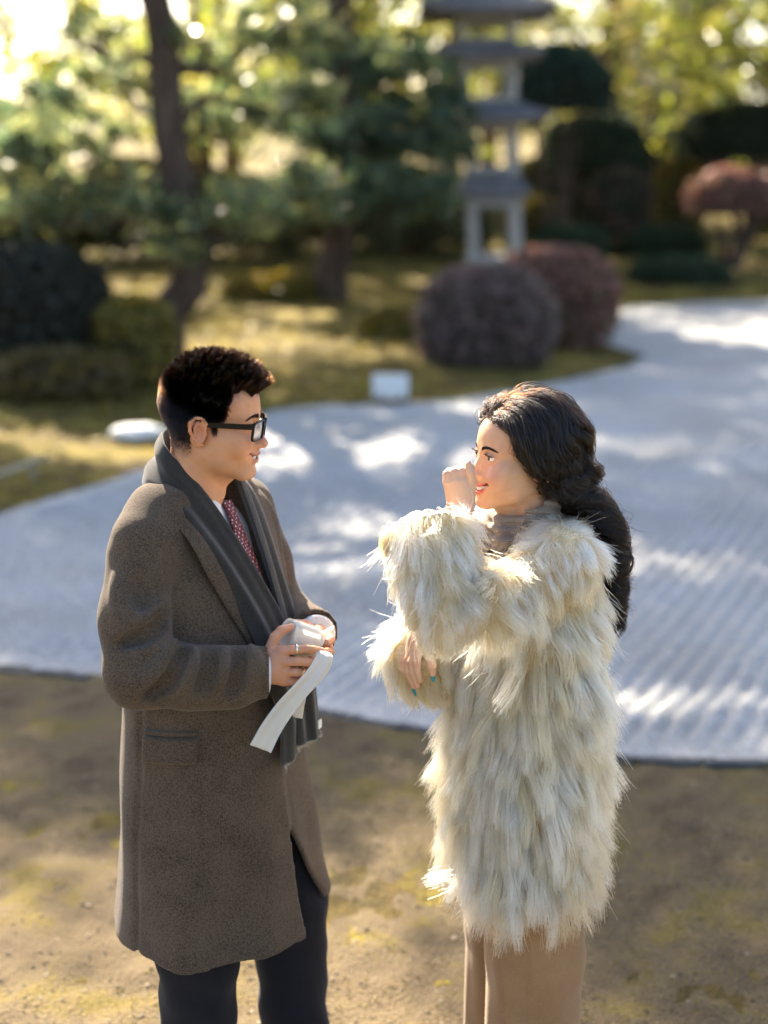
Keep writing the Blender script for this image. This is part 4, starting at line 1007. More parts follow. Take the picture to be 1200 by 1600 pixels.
def brow_strands(pts, n, L, side, wid=.0035, bvh=None):
    pts = np.array(pts); pts, _ = shrink_on(bvh, pts + [0, .006, 0], .0006)
    c = catmull(pts, 200); i = rng.integers(0, 199, n); b = c[i] + rng.normal(size=(n, 3)) * [0, 0, wid * .5] * (1.15 - .8 * (i / 199) ** 2)[:, None]; b, bn = shrink_on(bvh, b + [0, .004, 0], .0004)
    T = unit(c[np.minimum(i + 1, 199)] - c[i])
    d = unit(T + bn * .12 + np.array([0, 0, .35]) * (1 - i / 199 * 1.6)[:, None] + rng.normal(size=(n, 3)) * .10)
    t = np.linspace(0, 1, 4)[None, :, None]
    S = b[:, None] + d[:, None] * t * L; S[..., 0] *= side
    return S
hbv = bvh_of(hV, hQ); M_BROW = mat('brow_hair', (.016, .011, .009), .5, .3)
br = np.concatenate([brow_strands([(.012, .0930, .0165), (.026, .0895, .0195), (.040, .0820, .0195), (.051, .0720, .0160)], 300, .007, s, .0035, hbv) for s in (1, -1)])
hair_obj('eyebrows', hw(br.reshape(-1, 3)).reshape(br.shape), np.linspace(.00030, .00012, 4), M_BROW, man)
def lash_strands(ec, side, n, L, up=.35, r=.0140, zc=.0022):
    a = np.linspace(-.95, .95, n) + rng.normal(size=n) * .02
    base = ec + np.stack([np.sin(a) * r * .92, np.cos(a) * r, zc + 0 * a - .0022 * np.abs(a) ** 2], 1)
    d = unit(np.stack([np.sin(a) * .9, np.cos(a), np.full(n, up)], 1))
    t = np.linspace(0, 1, 5)[None, :, None]
    S = base[:, None] + d[:, None] * t * L + np.array([0, 0, 1.]) * (t ** 2) * L * .4; S[..., 0] *= side
    return S
ls = np.concatenate([lash_strands(mec, s, 46, .005, -.05, .0142) for s in (1, -1)])
hair_obj('eyelashes', hw(ls.reshape(-1, 3)).reshape(ls.shape), np.linspace(.00035, .00015, 5), M_BLACKHAIR, man)

# coat
M_COAT = wool('overcoat_wool', (.012, .0088, .0062), (.120, .086, .060), 330, .14, .7, weave=230)
cf = Field((-.72, 2.36, .40), (.02, 3.26, 1.58), .0055)
zs = [.515, .60, .73, .85, 1.0, 1.10, 1.16, 1.27, 1.36, 1.40, 1.44]
cf.add(loft(MC, MB, zs, [-.005, -.010, -.015, -.020, -.020, -.022, -.025, -.040, -.052, -.055, -.055],
            [.262, .250, .240, .228, .214, .210, .208, .205, .185, .150, .085], [.215, .198, .185, .175, .165, .160, .152, .130, .105, .092, .070], 2.2))
cf.chain([mb(.03, -.055, 1.430), mb(.11, -.055, 1.412), mb(.172, -.050, 1.378)], [.055, .058, .064], .05)
cf.chain([mb(-.03, -.055, 1.430), mb(-.11, -.055, 1.412), mb(-.172, -.050, 1.378)], [.055, .058, .064], .05)
# soft drape of the skirt of the coat
def disp(F, lo, hi, fn):
    sl, X, Y, Z = F.blk(lo, hi); F.F[sl] += fn(X, Y, Z).astype(np.float32)
def uv_of(X, Y): x, y = X - MC[0], Y - MC[1]; return MB[0, 0] * x + MB[1, 0] * y, MB[0, 1] * x + MB[1, 1] * y
def skirt(X, Y, Z):
    u, v = uv_of(X, Y); th = np.arctan2(u, v); w = np.clip((1.05 - Z) / .6, 0, 1)
    return -.0060 * w * (np.sin(5 * th + 1.2 * np.sin(3 * Z + 1)) + .6 * np.sin(9 * th + 2 * Z + 1)) - .0030 * np.sin(14 * X + 9 * Z) * np.sin(17 * Y - 11 * Z + 1)
disp(cf, (-.8, 2.2, .3), (.2, 3.4, 1.5), skirt)
# open chest and inverted-V slit at the front
def vneck(X, Y, Z):
    u, v = uv_of(X, Y); w = np.clip((Z - .98) / .44, 0, 1.2) * .085
    return np.maximum(np.abs(u) - w, np.maximum(-(v + .05), .98 - Z) * .7)
cf.cut(fn_prim(vneck, (-.7, 2.4, .98), (0, 3.2, 1.6)), .006)
def slit(X, Y, Z):
    u, v = uv_of(X, Y); s = np.clip((.735 - Z) / .29, -1, 2)
    un, uf = .012 + .022 * s, .004 - .165 * s
    return np.maximum(np.maximum(u - un, uf - u), np.maximum(.04 - v, Z - .735))
# near panel laps over the far one
disp(cf, (-.6, 2.4, .42), (.1, 3.2, 1.02), lambda X, Y, Z: -(.006 / (1 + np.exp(-np.clip((uv_of(X, Y)[0] - .008) / .0035, -30, 30)))) * (uv_of(X, Y)[1] > .02) * np.clip((1.0 - Z) / .1, 0, 1) * np.exp(-np.clip(uv_of(X, Y)[0] - .01, 0, 1) / .05))
# princess seam on the side of the skirt
def seam(X, Y, Z):
    u, v = uv_of(X, Y); s = v + .052 + .02 * np.clip(1.05 - Z, 0, 1)
    return .0042 * np.exp(-(s / .0055) ** 2) * (u > .05) * np.clip((1.08 - Z) / .05, 0, 1)
disp(cf, (-.72, 2.36, .42), (.02, 3.0, 1.10), seam)
inner = cf.F + .012
sl, X, Y, Z = cf.blk((-.72, 2.36, .40), (.02, 3.26, .95))
cf.F[sl] = np.maximum(cf.F[sl], -inner[sl])
cf.cut(fn_prim(slit, (-.6, 2.4, .40), (.1, 3.2, .75)), .004)
# the body of the coat alone, for laying the pockets on
tcV, tcQ = cf.mesh(1); coat_bvh = bvh_of(tcV, tcQ)
# sleeves
af = Field((-.72, 2.36, .95), (.02, 3.26, 1.58), .0055)
dr = unit(WRr - ELr); dl = unit(WRl - ELl)
af.chain([SHr + [.014, .02, .012], (SHr + ELr) / 2 + [-.003, -.002, 0], ELr], [.070, .064, .061], .03)
af.add(cone(ELr, ELr + dr * .06, .061, .059), .03); af.add(capcone(ELr + dr * .04, WRr - dr * .006, .059, .0515), .02)
af.add(cone(ELr + [.10, .01, -.030], ELr + [.18, .01, -.035], .042, .036), .03)      # hanging underside of the sleeve
def creases(X, Y, Z): return .0022 * np.sin(23 * X + 31 * Z) * np.sin(29 * Y + 13 * Z)
disp(af, ELr - .14, ELr + [.27, .12, .30], creases)
def fold(pts, r, k, mode='add', dep=0.0):
    Q = []
    for px, py in pts:                                            # a fold line lying on the camera side of the sleeve
        w = at(px, py, ELr[1]); axis_pt = ELr if px < 240 else ELr + dr * ((w - ELr) @ dr)
        if py < 1000 and px < 275: ua = unit(SHr - ELr); axis_pt = ELr + ua * ((w - ELr) @ ua)
        off = np.linalg.norm((w - axis_pt)[[0, 2]]); yy = math.sqrt(max(.057 ** 2 - min(off, .053) ** 2, .0004))
        Q.append(at(px, py, axis_pt[1] - yy - dep))
    Q = catmull(Q, 3 * len(Q)); n = len(Q); rad = r * np.sin(np.linspace(.25, np.pi - .25, n))
    af.chain(list(Q), list(rad), k, False, mode)
for pts in ([(278, 1000), (262, 1030), (240, 1056), (205, 1075)], [(300, 1012), (300, 1040), (282, 1072), (255, 1092)], [(350, 1012), (352, 1045), (338, 1080)], [(392, 1008), (394, 1045), (384, 1085)], [(258, 940), (232, 965), (195, 985)], [(262, 975), (236, 1008), (198, 1028)], [(180, 900), (192, 960), (196, 1010)]):
    fold(pts, .0110, .022, 'add', -.001)
for pts in ([(288, 1008), (280, 1036), (258, 1068), (228, 1086)], [(325, 1014), (328, 1044), (312, 1078)], [(372, 1010), (374, 1045), (362, 1082)], [(262, 958), (234, 988), (196, 1006)], [(215, 905), (222, 950)]):
    fold(pts, .0045, .026, 'cut', .0055)
af.cut(capcone(WRr - dr * .020, WRr + dr * .02, .0470, .0470), .003)
af.chain([SHl, (SHl + ELl) / 2, ELl], [.070, .066, .064], .03)
af.add(cone(ELl, ELl + dl * .06, .064, .062), .03); af.add(capcone(ELl + dl * .04, WRl - dl * .012, .062, .052), .02)
af.cut(capcone(WRl - dl * .020, WRl + dl * .02, .047, .047), .003)
i0 = np.round((af.lo - cf.lo) / cf.h).astype(int)
sl = tuple(slice(i0[i], i0[i] + af.n[i]) for i in range(3)); sub = cf.F[sl]; m_ = tuple(slice(0, s) for s in sub.shape)
cf.F[sl] = smin(sub, af.F[m_], .005)
# sleeve-head seam: a faint ridge where the sleeve joins the shoulder
cV, cQ = cf.mesh(2)
coat = mesh_obj('overcoat', cV, cQ, M_COAT, man)
# pocket flap on the near hip
def patch(corners, nu, nv, bvh, off, thick, edge=.0):
    a, b, c, d = [np.array(q) for q in corners]
    s, t = np.meshgrid(np.linspace(0, 1, nu), np.linspace(0, 1, nv), indexing='ij'); s = s.ravel()[:, None]; t = t.ravel()[:, None]
    P = a * (1 - s) * (1 - t) + b * s * (1 - t) + c * s * t + d * (1 - s) * t
    Q, N = shrink_on(bvh, P, off)
    e = np.minimum.reduce([s, 1 - s, t * .6, (1 - t) * .6])[:, 0]; puff = thick * np.clip(e / .06, 0, 1) ** .5
    top = Q + N * puff[:, None]; bot = Q - N * (off + .004)
    n0 = len(top); V = np.vstack([top, bot]); f = grid_faces(nu, nv)
    F = [f, f[:, ::-1] + n0]
    idx = np.arange(nu * nv).reshape(nu, nv); ring = np.concatenate([idx[:-1, 0], idx[-1, :-1], idx[:0:-1, -1], idx[0, :0:-1]])
    r2 = np.roll(ring, -1); F.append(np.stack([r2, ring, ring + n0, r2 + n0], 1))
    # orient outward
    q = f[len(f) // 2]; nn = np.cross(top[q[1]] - top[q[0]], top[q[2]] - top[q[0]])
    if nn @ N[q[0]] < 0: F = [x[:, ::-1] for x in F]
    return V, F
fl = [at(199, 1158, 2.585), at(313, 1164, 2.545), at(311, 1206, 2.545), at(197, 1200, 2.585)]
mesh_obj('pocket_flap', *patch(fl, 36, 16, coat_bvh, .004, .0075), M_COAT, coat)
wl_ = [at(201, 1149, 2.585), at(313, 1156, 2.545), at(313, 1163, 2.545), at(200, 1157, 2.585)]
mesh_obj('pocket_welt', *patch(wl_, 36, 5, coat_bvh, .002, .0045), M_COAT, coat)
# notched lapel edge beside the scarf
def ob_strip(ctrl, width, thick, bvh_off, seed, wave, waves, nu, mat_, name, parent, nv=14):
    P = np.array([mb(u, v, z) for (u, v, z), w, n in ctrl])
    W = np.array([MB @ np.array([w[0], w[1], 0]) + np.array([0, 0, w[2]]) for c, w, n in ctrl])
    N = np.array([MB @ np.array([n[0], n[1], 0]) + np.array([0, 0, n[2]]) for c, w, n in ctrl])
    V, F = strip(P, W, N, width, thick, nu, nv, wave, waves, seed)
    return mesh_obj(name, V, F, mat_, parent)
lap = [((.122, -.070, 1.462), (.75, -.2, -.6), (.6, .1, .8)), ((.126, -.010, 1.440), (.8, .0, -.5), (.6, .5, .6)), ((.118, .040, 1.385), (.9, .1, -.3), (.45, .8, .3)), ((.100, .078, 1.31), (.95, -.2, -.1), (.35, .92, .1)), ((.075, .112, 1.22), (.95, -.3, -.1), (.3, .95, .1)), ((.045, .140, 1.12), (.95, -.3, 0), (.3, .95, 0)), ((.02, .150, 1.02), (.95, -.3, 0), (.3, .95, 0))]
ob_strip(lap, [.055, .060, .075, .075, .06, .04, .02], .007, 0, 3, .0015, 1.2, 60, M_COAT, 'lapel', coat)
lap2 = [((-c[0] - .02, c[1] - .004, c[2]), (-w[0], w[1], w[2]), (-n[0], n[1], n[2])) for c, w, n in lap]
ob_strip(lap2, [.055, .060, .075, .075, .06, .04, .02], .007, 0, 4, .0015, 1.2, 60, M_COAT, 'lapel', coat)
# shirt, tie
M_SHIRT = wool('white_shirt', (.60, .60, .62), (.78, .78, .80), 300, .1, .1)
sf = Field((-.62, 2.5, .95), (-.1, 3.15, 1.55), .008)
sf.add(loft(MC, MB, [.95, 1.1, 1.25, 1.36, 1.41], [-.02, -.02, -.04, -.052, -.052], [.17, .18, .18, .16, .085], [.140, .138, .120, .098, .078]))
sf.add(cone(hw([0, -.040, -.19]), hw([0, -.045, -.25]), .064, .072), .03)
sV, sQ = sf.mesh(1); shirt = mesh_obj('shirt', sV, sQ, M_SHIRT, man)
nk = hw([0, -.036, -.165]); a_ = HM
def collar_pts(r, z, a): return nk + HM @ np.array([r * math.sin(a), r * math.cos(a) - .004, z])
ca = np.linspace(R(8), R(352), 40)
rowA = np.array([collar_pts(.0630, .016 - .010 * math.cos(a), a) for a in ca]); rowB = np.array([collar_pts(.076, -.018 - .016 * math.exp(-((min(a, 2 * math.pi - a)) / .5) ** 2), a) for a in ca])
V = np.concatenate([np.stack([rowA * (1 - t) + rowB * t for t in np.linspace(0, 1, 5)], 1).reshape(-1, 3), np.stack([(rowA * (1 - t) + rowB * t) + np.array([0, 0, .002]) + unit(rowB - nk) * .0025 for t in np.linspace(0, 1, 5)], 1).reshape(-1, 3)])
g1 = grid_faces(40, 5); mesh_obj('shirt_collar', V, [g1, g1[:, ::-1] + 200], M_SHIRT, shirt)
M_TIE = mat('tie_silk', (.13, .018, .024), .5, .4)
def dots(m):
    n, l, b = nodes_of(m); tc = n.new('ShaderNodeTexCoord')
    vo = n.new('ShaderNodeTexVoronoi'); vo.inputs['Scale'].default_value = 150; vo.inputs['Randomness'].default_value = .12
    l.new(tc.outputs['Object'], vo.inputs['Vector']); lt = n.new('ShaderNodeMath'); lt.operation = 'LESS_THAN'; lt.inputs[1].default_value = .30
    l.new(vo.outputs['Distance'], lt.inputs[0]); mx = n.new('ShaderNodeMix'); mx.data_type = 'RGBA'
    mx.inputs['A'].default_value = (.13, .016, .022, 1); mx.inputs['B'].default_value = (.62, .50, .48, 1)
    l.new(lt.outputs[0], mx.inputs['Factor']); l.new(mx.outputs['Result'], b.inputs['Base Color'])
dots(M_TIE)
tie_c = [((0, .030, 1.428), (1, 0, 0), (0, .85, .5)), ((0, .046, 1.395), (1, 0, 0), (0, .9, .45)), ((0, .062, 1.355), (1, 0, 0), (0, .93, .35)), ((0, .090, 1.28), (1, 0, 0), (0, .95, .3)), ((0, .122, 1.15), (1, 0, 0), (0, .98, .2)), ((0, .135, 1.02), (1, 0, 0), (0, 1, 0))]
ob_strip(tie_c, [.034, .030, .040, .055, .07, .07], .010, 0, 6, 0, 1, 50, M_TIE, 'necktie', man)

# scarf
M_SCARF = wool('charcoal_scarf', (.016, .0145, .013), (.060, .055, .050), 700, .30, .8)
sc = [((.012, .176, .905), (1, .25, 0), (-.2, .98, .1)), ((.020, .180, 1.00), (1, .2, 0), (-.1, 1, .1)), ((.030, .168, 1.10), (1, -.1, -.1), (.2, .97, .1)), ((.040, .142, 1.19), (.97, -.2, -.1), (.3, .93, .15)),
      ((.062, .100, 1.285), (.93, -.3, -.12), (.4, .87, .25)), ((.084, .054, 1.370), (.88, -.25, -.3), (.45, .75, .42)), ((.102, .008, 1.440), (.72, -.1, -.68), (.65, .35, .60)),
      ((.104, -.048, 1.488), (.45, -.1, -.88), (.86, -.05, .40)), ((.066, -.094, 1.512), (.25, -.30, -.90), (.65, -.65, .30)), ((0, -.116, 1.516), (0, -.35, -.92), (0, -.92, .30)),
      ((-.066, -.094, 1.508), (-.25, -.30, -.90), (-.65, -.65, .30)), ((-.098, -.040, 1.490), (-.45, -.1, -.88), (-.86, -.05, .40)), ((-.090, .015, 1.445), (-.72, -.1, -.68), (-.65, .35, .60)),
      ((-.078, .058, 1.370), (-.88, -.25, -.3), (-.45, .75, .42)), ((-.066, .100, 1.27), (-.93, -.3, -.12), (-.4, .87, .25)), ((-.055, .142, 1.16), (-.97, -.2, -.1), (-.3, .93, .15)), ((-.040, .178, 1.05), (-1, 0, 0), (-.1, 1, .1)), ((-.030, .196, .93), (-1, .1, 0), (.1, 1, .1))]
wd = [.10, .10, .095, .092, .085, .085, .092, .105, .110, .105, .110, .115, .115, .105, .095, .095, .090, .085]
scarf = ob_strip(sc, wd, .017, 0, 11, .0046, 1.3, 260, M_SCARF, 'scarf', man, nv=40)
# fringe at both ends of the scarf
def fringe(c, w, n, cnt):
    o = mb(*c); W = unit(MB @ np.array(w)); s = (np.linspace(-.5, .5, cnt)[:, None] + rng.normal(size=(cnt, 1)) * .01) * .09
    b = o + s * W; t = np.linspace(0, 1, 4)[None, :, None]
    d = np.array([0, 0, -1.]) + rng.normal(size=(cnt, 3)) * .35
    return b[:, None] + d[:, None] * t * .010
fr = np.concatenate([fringe((.012, .176, .908), (1, .25, 0), None, 160), fringe((-.030, .196, .933), (-1, .1, 0), None, 150)])
M_FRINGE = hair_mat('scarf_fringe', color=1)
hair_obj('fringe', fr, np.linspace(.0006, .0003, 4), M_FRINGE, scarf, col=np.array((.09, .09, .09)))
# care label on the far end of the scarf
o_ = mb(-.060, .205, .955); mesh_obj('care_label', *box(o_, (.007, .0012, .009), MB.T), M_SHIRT, scarf, smooth=False)

# shirt cuffs
for e_, w_, d_c in ((ELr, WRr, dr), (ELl, WRl, dl)):
    V, F = tube(np.array([w_ - d_c * .035, w_ - d_c * .010, w_ - d_c * .005, w_ - d_c * .003]), [.038, .040, .0405, .034], 24); mesh_obj('shirt_cuff', V, F, M_SHIRT, shirt)
# trousers and shoes
M_TROUSER = wool('dark_navy_trousers', (.008, .008, .011), (.022, .022, .028), 900, .08, .2)
tr = Field((-.62, 2.48, .03), (.02, 3.12, 1.02), .008)
tr.add(loft(MC, MB, [.80, .9, 1.02], [-.01, -.015, -.02], [.185, .18, .17], [.145, .135, .125]))
for hp, kn, an in ((HPn, KNn, ANn), (HPf, KNf, ANf)): tr.chain([hp, kn, an + [0, 0, -.02]], [.104, .084, .075], .035)
disp(tr, (-.7, 2.4, .0), (.1, 3.2, .9), lambda X, Y, Z: .0025 * np.sin(9 * X + 28 * Z + 3 * np.sin(20 * Y)) + .0022 * np.sin(60 * Z + 20 * X + 25 * Y))
tr.F = np.maximum(tr.F, (.045 - tr.ax[2])[None, None, :])
mesh_obj('trousers', *tr.mesh(2), M_TROUSER, man)
M_LEATHER = mat('black_leather', (.015, .013, .012), .35, .5)
for an, an_dir in ((ANn, (.95, -.3)), (ANf, (.93, -.37))):
    sh = Field(an - [.12, .2, .10], an + [.3, .2, .06], .005); d2 = np.array([an_dir[0], an_dir[1], 0])
    sh.chain([an + [0, 0, -.01], an + d2 * .02 + [0, 0, -.04]], [.050, .048], .02)
    sh.chain([an - d2 * .03 + [0, 0, -.045], an + d2 * .10 + [0, 0, -.045], an + d2 * .20 + [0, 0, -.055]], [.044, .045, .030], .03)
    sh.F = smax(sh.F, (.001 - sh.ax[2])[None, None, :] + 0 * sh.F, .004)
    mesh_obj('shoe', *sh.mesh(1), M_LEATHER, man)

# glasses
M_FRAME = mat('black_acetate', (.005, .005, .006), .3, .22)
M_LENS = bpy.data.materials.new('lens_glass'); n_, l_2, b_ = nodes_of(M_LENS)
tb = n_.new('ShaderNodeBsdfTransparent'); tb.inputs['Color'].default_value = (.80, .83, .88, 1); gb = n_.new('ShaderNodeBsdfGlossy'); gb.inputs['Roughness'].default_value = .02
fr_ = n_.new('ShaderNodeFresnel'); fr_.inputs['IOR'].default_value = 1.5; ms = n_.new('ShaderNodeMixShader')
fm_ = n_.new('ShaderNodeMath'); fm_.operation = 'MULTIPLY'; fm_.inputs[1].default_value = .45; l_2.new(fr_.outputs[0], fm_.inputs[0]); l_2.new(fm_.outputs[0], ms.inputs[0]); l_2.new(tb.outputs[0], ms.inputs[1]); l_2.new(gb.outputs[0], ms.inputs[2]); l_2.new(ms.outputs[0], n_['Material Output'].inputs['Surface'])
def rrect(cx, cz, w, h, r, y0, n=8):
    pts = []
    for sx, sz, a0 in ((1, 1, 0), (-1, 1, 90), (-1, -1, 180), (1, -1, 270)):
        for a in np.linspace(R(a0), R(a0 + 90), n): pts.append((cx + sx * (w - r) + r * math.cos(a), 0, cz + sz * (h - r) + r * math.sin(a)))
    pts = np.array(pts); pts[:, 1] = y0 - 6.0 * pts[:, 0] ** 2 * .55 - .12 * (pts[:, 2] * -1) * .5
    return pts
fparts = []; lens = []
for s in (1, -1):
    p = rrect(s * .0345, -.006, .0265, .0195, .009, .1035)
    c = p.mean(0); inn = c + (p - c) * .875
    n = len(p); y = np.array([0, .0022, 0])
    rows = [p + y, inn + y, inn - y, p - y]
    V = np.stack(rows, 1).reshape(-1, 3); F = grid_faces(n, 4, wrapu=True, wrapv=True)
    fparts.append((V, F if s > 0 else F))
    LV = np.vstack([c[None], c + (p - c) * .89]); j = np.arange(n); lens.append((LV, np.stack([np.zeros(n, int), 1 + j, 1 + (j + 1) % n], 1)))
    # temple
    tpts = catmull([(s * .0610, .0915, .0065), (s * .0685, .080, .0060), (s * .0755, .040, .0050), (s * .0790, .000, .0045), (s * .0800, -.014, .0020), (s * .0770, -.028, -.016), (s * .0730, -.034, -.030)], 30)
    T = unit(np.gradient(tpts, axis=0)); side = np.array([1., 0, 0]); upv = unit(np.cross(T, side)); hh = np.linspace(.0058, .0036, 30)[:, None]
    rows = [tpts + upv * hh + side * .0016, tpts - upv * hh + side * .0016, tpts - upv * hh - side * .0016, tpts + upv * hh - side * .0016]
    fparts.append((np.stack(rows, 1).reshape(-1, 3), [grid_faces(30, 4, wrapv=True), np.array([[0, 1, 2, 3]]), np.array([[119, 118, 117, 116]])]))
fparts.append((tube(catmull([(-.010, .1025, -.001), (0, .1045, .002), (.010, .1025, -.001)], 9), .0026, 8)))
gl = mesh_obj('eyeglasses', *(lambda a: (hw(a[0]), a[1]))(merge(fparts)), M_FRAME, man, smooth=False)
for LV, LF in lens: mesh_obj('lens', hw(LV), LF, M_LENS, gl)
# rings
def ring_at(a, b, r, w, m, parent):
    a, b = np.array(a), np.array(b); d = unit(b - a); u = unit(np.cross(d, [0, 0, 1.])); v = np.cross(d, u)
    th = np.linspace(0, 2 * np.pi, 28, endpoint=False)
    prof = [(r - .0004, -w), (r + .0011, -w * .8), (r + .0014, 0), (r + .0011, w * .8), (r - .0004, w)]
    V = np.array([a + d * q + (u * math.cos(t) + v * math.sin(t)) * p for t in th for p, q in prof])
    return mesh_obj('ring', V, grid_faces(28, 5, wrapu=True), m, parent)
M_SILVER = mat('silver', (.75, .74, .72), .2, .5, 1.0); M_GOLD = mat('gold', (.80, .50, .18), .22, .5, 1.0)
p_, r_ = rf[0]; ring_at(p_[1] * .7 + p_[2] * .3, p_[2], .0092, .0022, M_SILVER, man)
p_, r_ = rf[2]; ring_at(p_[1] * .5 + p_[2] * .5, p_[2], .0092, .0018, M_GOLD, man)
M_NAILPINK = mat('bare_nail', (.62, .34, .26), .3, .5)
def bare_nail(tip, prev, nrm, parent, w=.0052, L=.006):
    d = unit(tip - prev); n = unit(np.array(nrm) - d * (np.array(nrm) @ d)); s = np.cross(d, n)
    t = np.linspace(-1, 1, 9); a = np.linspace(-1, 1, 7)
    top = np.array([tip + d * (L * q + .001) + s * (x * w * (1 - .25 * max(q, 0) ** 4)) + n * (.0068 - .0028 * x * x) for q in t for x in a]); m = len(top)
    return mesh_obj('fingernail', np.vstack([top, top - n * .0012]), [grid_faces(9, 7), grid_faces(9, 7)[:, ::-1] + m], M_NAILPINK, parent)
bare_nail(rf[0][0][-1], rf[0][0][-2], (0, -.8, .6), man); bare_nail(rf[4][0][-1], rf[4][0][-2], (-.3, -.5, .8), man)
# dark nail on the far little finger
e_ = lf[3][0]; dn = unit(e_[3] - e_[2])
th = np.linspace(0, np.pi, 9); ph = np.linspace(0, 2 * np.pi, 14, endpoint=False); upn = unit(np.array([.3, -.5, -.6])); sd = unit(np.cross(dn, upn))
NV = np.array([e_[3] + dn * (.003 + .010 * math.cos(a)) + upn * .0040 + (sd * math.cos(b) * .0048 + np.cross(sd, dn) * math.sin(b) * .0014) * math.sin(a) for a in th for b in ph])
mesh_obj('fingernail', NV, grid_faces(9, 14, wrapv=True), M_FRAME, man)
# ------------------------------------------------------------------ the woman
WC = np.array([.295, 2.80, 0.0]); WANG = 12.0
WB = frame_from((-math.cos(R(WANG)), -math.sin(R(WANG)), 0))       # columns: her right (away from the camera), forward, up
def wb(u, v, z): return WC + WB @ np.array([u, v, 0]) + np.array([0, 0, z])
woman = empty('person', (WC[0], WC[1], 0), 'person with long dark wavy hair in a shaggy cream fur coat', 'person')
HW = frame_from((-math.cos(R(20)), -math.sin(R(20)), .05)); HWc = np.array([.272, 2.80, 1.520])
WSCL = .965
ww = lambda X: (np.asarray(X) * WSCL) @ HW.T + HWc
fV, fQ, fC, (ftV, ftF), feyes, fec = build_head(True)
def woman_hair_mask(L):
    x, y, z = np.abs(L[:, 0]), L[:, 1], L[:, 2]
    front = .060 - .30 * np.clip(.060 - z, 0, .2) - 4.5 * np.clip(x - .030, 0, .1) ** 2 + 1.2 * np.clip(z - .062, 0, .1)
    up = (y < front) & (z > -.012 + .8 * np.clip(y, 0, .1))
    back = (y < -.030) & (z > -.085)
    return up | back
fm = np.mean([woman_hair_mask(fV + jr.normal(size=3) * [.003, .004, .004]) for _ in range(20)], axis=0) * (np.linalg.norm(np.abs(fV[:, :1]) * [1, 0, 0] + fV * [0, 1, 1] - [.081, -.013, -.012], axis=1) > .026)
fC = fC * (1 - .9 * fm[:, None]) + np.array([.012, .008, .007]) * .9 * fm[:, None]
wSHl, wELl, wWRl = at(878, 872, 2.655), at(696, 962, 2.53), at(719, 802, 2.675)      # her left arm, towards the camera, raised
wSHr, wELr, wWRr = wb(.155, -.015, 1.335), at(735, 1035, 2.97), at(650, 1010, 2.765)  # her right arm, folded across
Yw = 2.675
def a_(px, py, dy=0.0): return at(px + 7 - .06 * (py - 740), py + 1, Yw + dy)
# raised fist: back of the hand to the camera, fingers folded away
uf = [([a_(692, 752), a_(692, 740, .004), a_(695, 736, .022), a_(699, 748, .036)], [.0088, .0086, .0080, .0066]),
      ([a_(702, 750, -.004), a_(703, 737, .000), a_(706, 733, .022), a_(709, 746, .038)], [.0092, .0090, .0084, .0070]),
      ([a_(713, 750, -.004), a_(714, 736, .000), a_(716, 731, .022), a_(718, 744, .038)], [.0092, .0090, .0084, .0070]),
      ([a_(723, 752, .000), a_(724, 736, .004), a_(727, 729, .020), a_(729, 742, .034)], [.0090, .0088, .0082, .0068]),
      ([a_(728, 772, .004), a_(731, 754, .000), a_(728, 737, -.004), a_(724, 725, -.002)], [.0110, .0098, .0088, .0068])]
up_ = [(a_(709, 790, .004), a_(695, 755, .002), .017, .0105), (a_(713, 792, .002), a_(704, 752, -.002), .018, .0120), (a_(717, 792, .002), a_(714, 752, -.002), .018, .0120), (a_(721, 790, .004), a_(723, 756, .002), .017, .0115), (a_(717, 815, .006), a_(716, 790, .004), .0185, .019), (a_(722, 786, .006), a_(728, 770, .004), .014, .012)]
uV, uQ = hand_field(a_(660, 840, -.06), a_(760, 700, .10), uf, up_, .0025)
# lower hand: fingers hanging from the sleeve
Yd = 2.705
def d_(px, py, dy=0.0): return at(px, py, Yd + dy)
df = [([d_(641, 1015, .012), d_(630, 1034, .014), d_(633, 1048, .004), d_(645, 1068, -.004)], [.0085, .0080, .0074, .0056]),
      ([d_(645, 1013, .000), d_(636, 1033, -.002), d_(638, 1050, -.008), d_(648, 1077, -.012)], [.0088, .0082, .0074, .0054]),
      ([d_(651, 1013, -.010), d_(643, 1034, -.014), d_(645, 1050, -.018), d_(652, 1072, -.018)], [.0088, .0082, .0074, .0056]),
      ([d_(657, 1014, -.018), d_(651, 1034, -.024), d_(652, 1048, -.026), d_(656, 1064, -.024)], [.0084, .0078, .0070, .0054]),
      ([d_(664, 1016, -.006), d_(672, 1030, -.018), d_(675, 1042, -.022), d_(676, 1056, -.022)], [.0105, .0094, .0082, .0056])]
dp = [(d_(652, 996, .010), d_(643, 1015, .010), .017, .013), (d_(655, 996, .004), d_(650, 1014, -.002), .018, .014), (d_(660, 998, .004), d_(657, 1014, -.012), .017, .013), (wWRr, d_(655, 1000, .008), .021, .020)]
dV, dQ = hand_field(d_(600, 1120, -.07), d_(710, 960, .10), df, dp)
wt = Field((-.05, 2.35, -.01), (.65, 3.15, 1.42), .014)
wt.add(loft(WC, WB, [.78, .90, 1.0, 1.12, 1.24, 1.33, 1.37], [-.02, -.02, -.01, 0, .0, -.02, -.03], [.15, .15, .125, .13, .14, .11, .06], [.115, .11, .09, .10, .105, .08, .05]))
for s, e, w in ((wSHl, wELl, wWRl), (wSHr, wELr, wWRr)): wt.chain([s, e, w], [.042, .035, .024], .02)
wKn, wAn, wKf, wAf = np.array([.325, 2.735, .46]), np.array([.325, 2.75, .085]), np.array([.270, 2.865, .46]), np.array([.270, 2.875, .085])
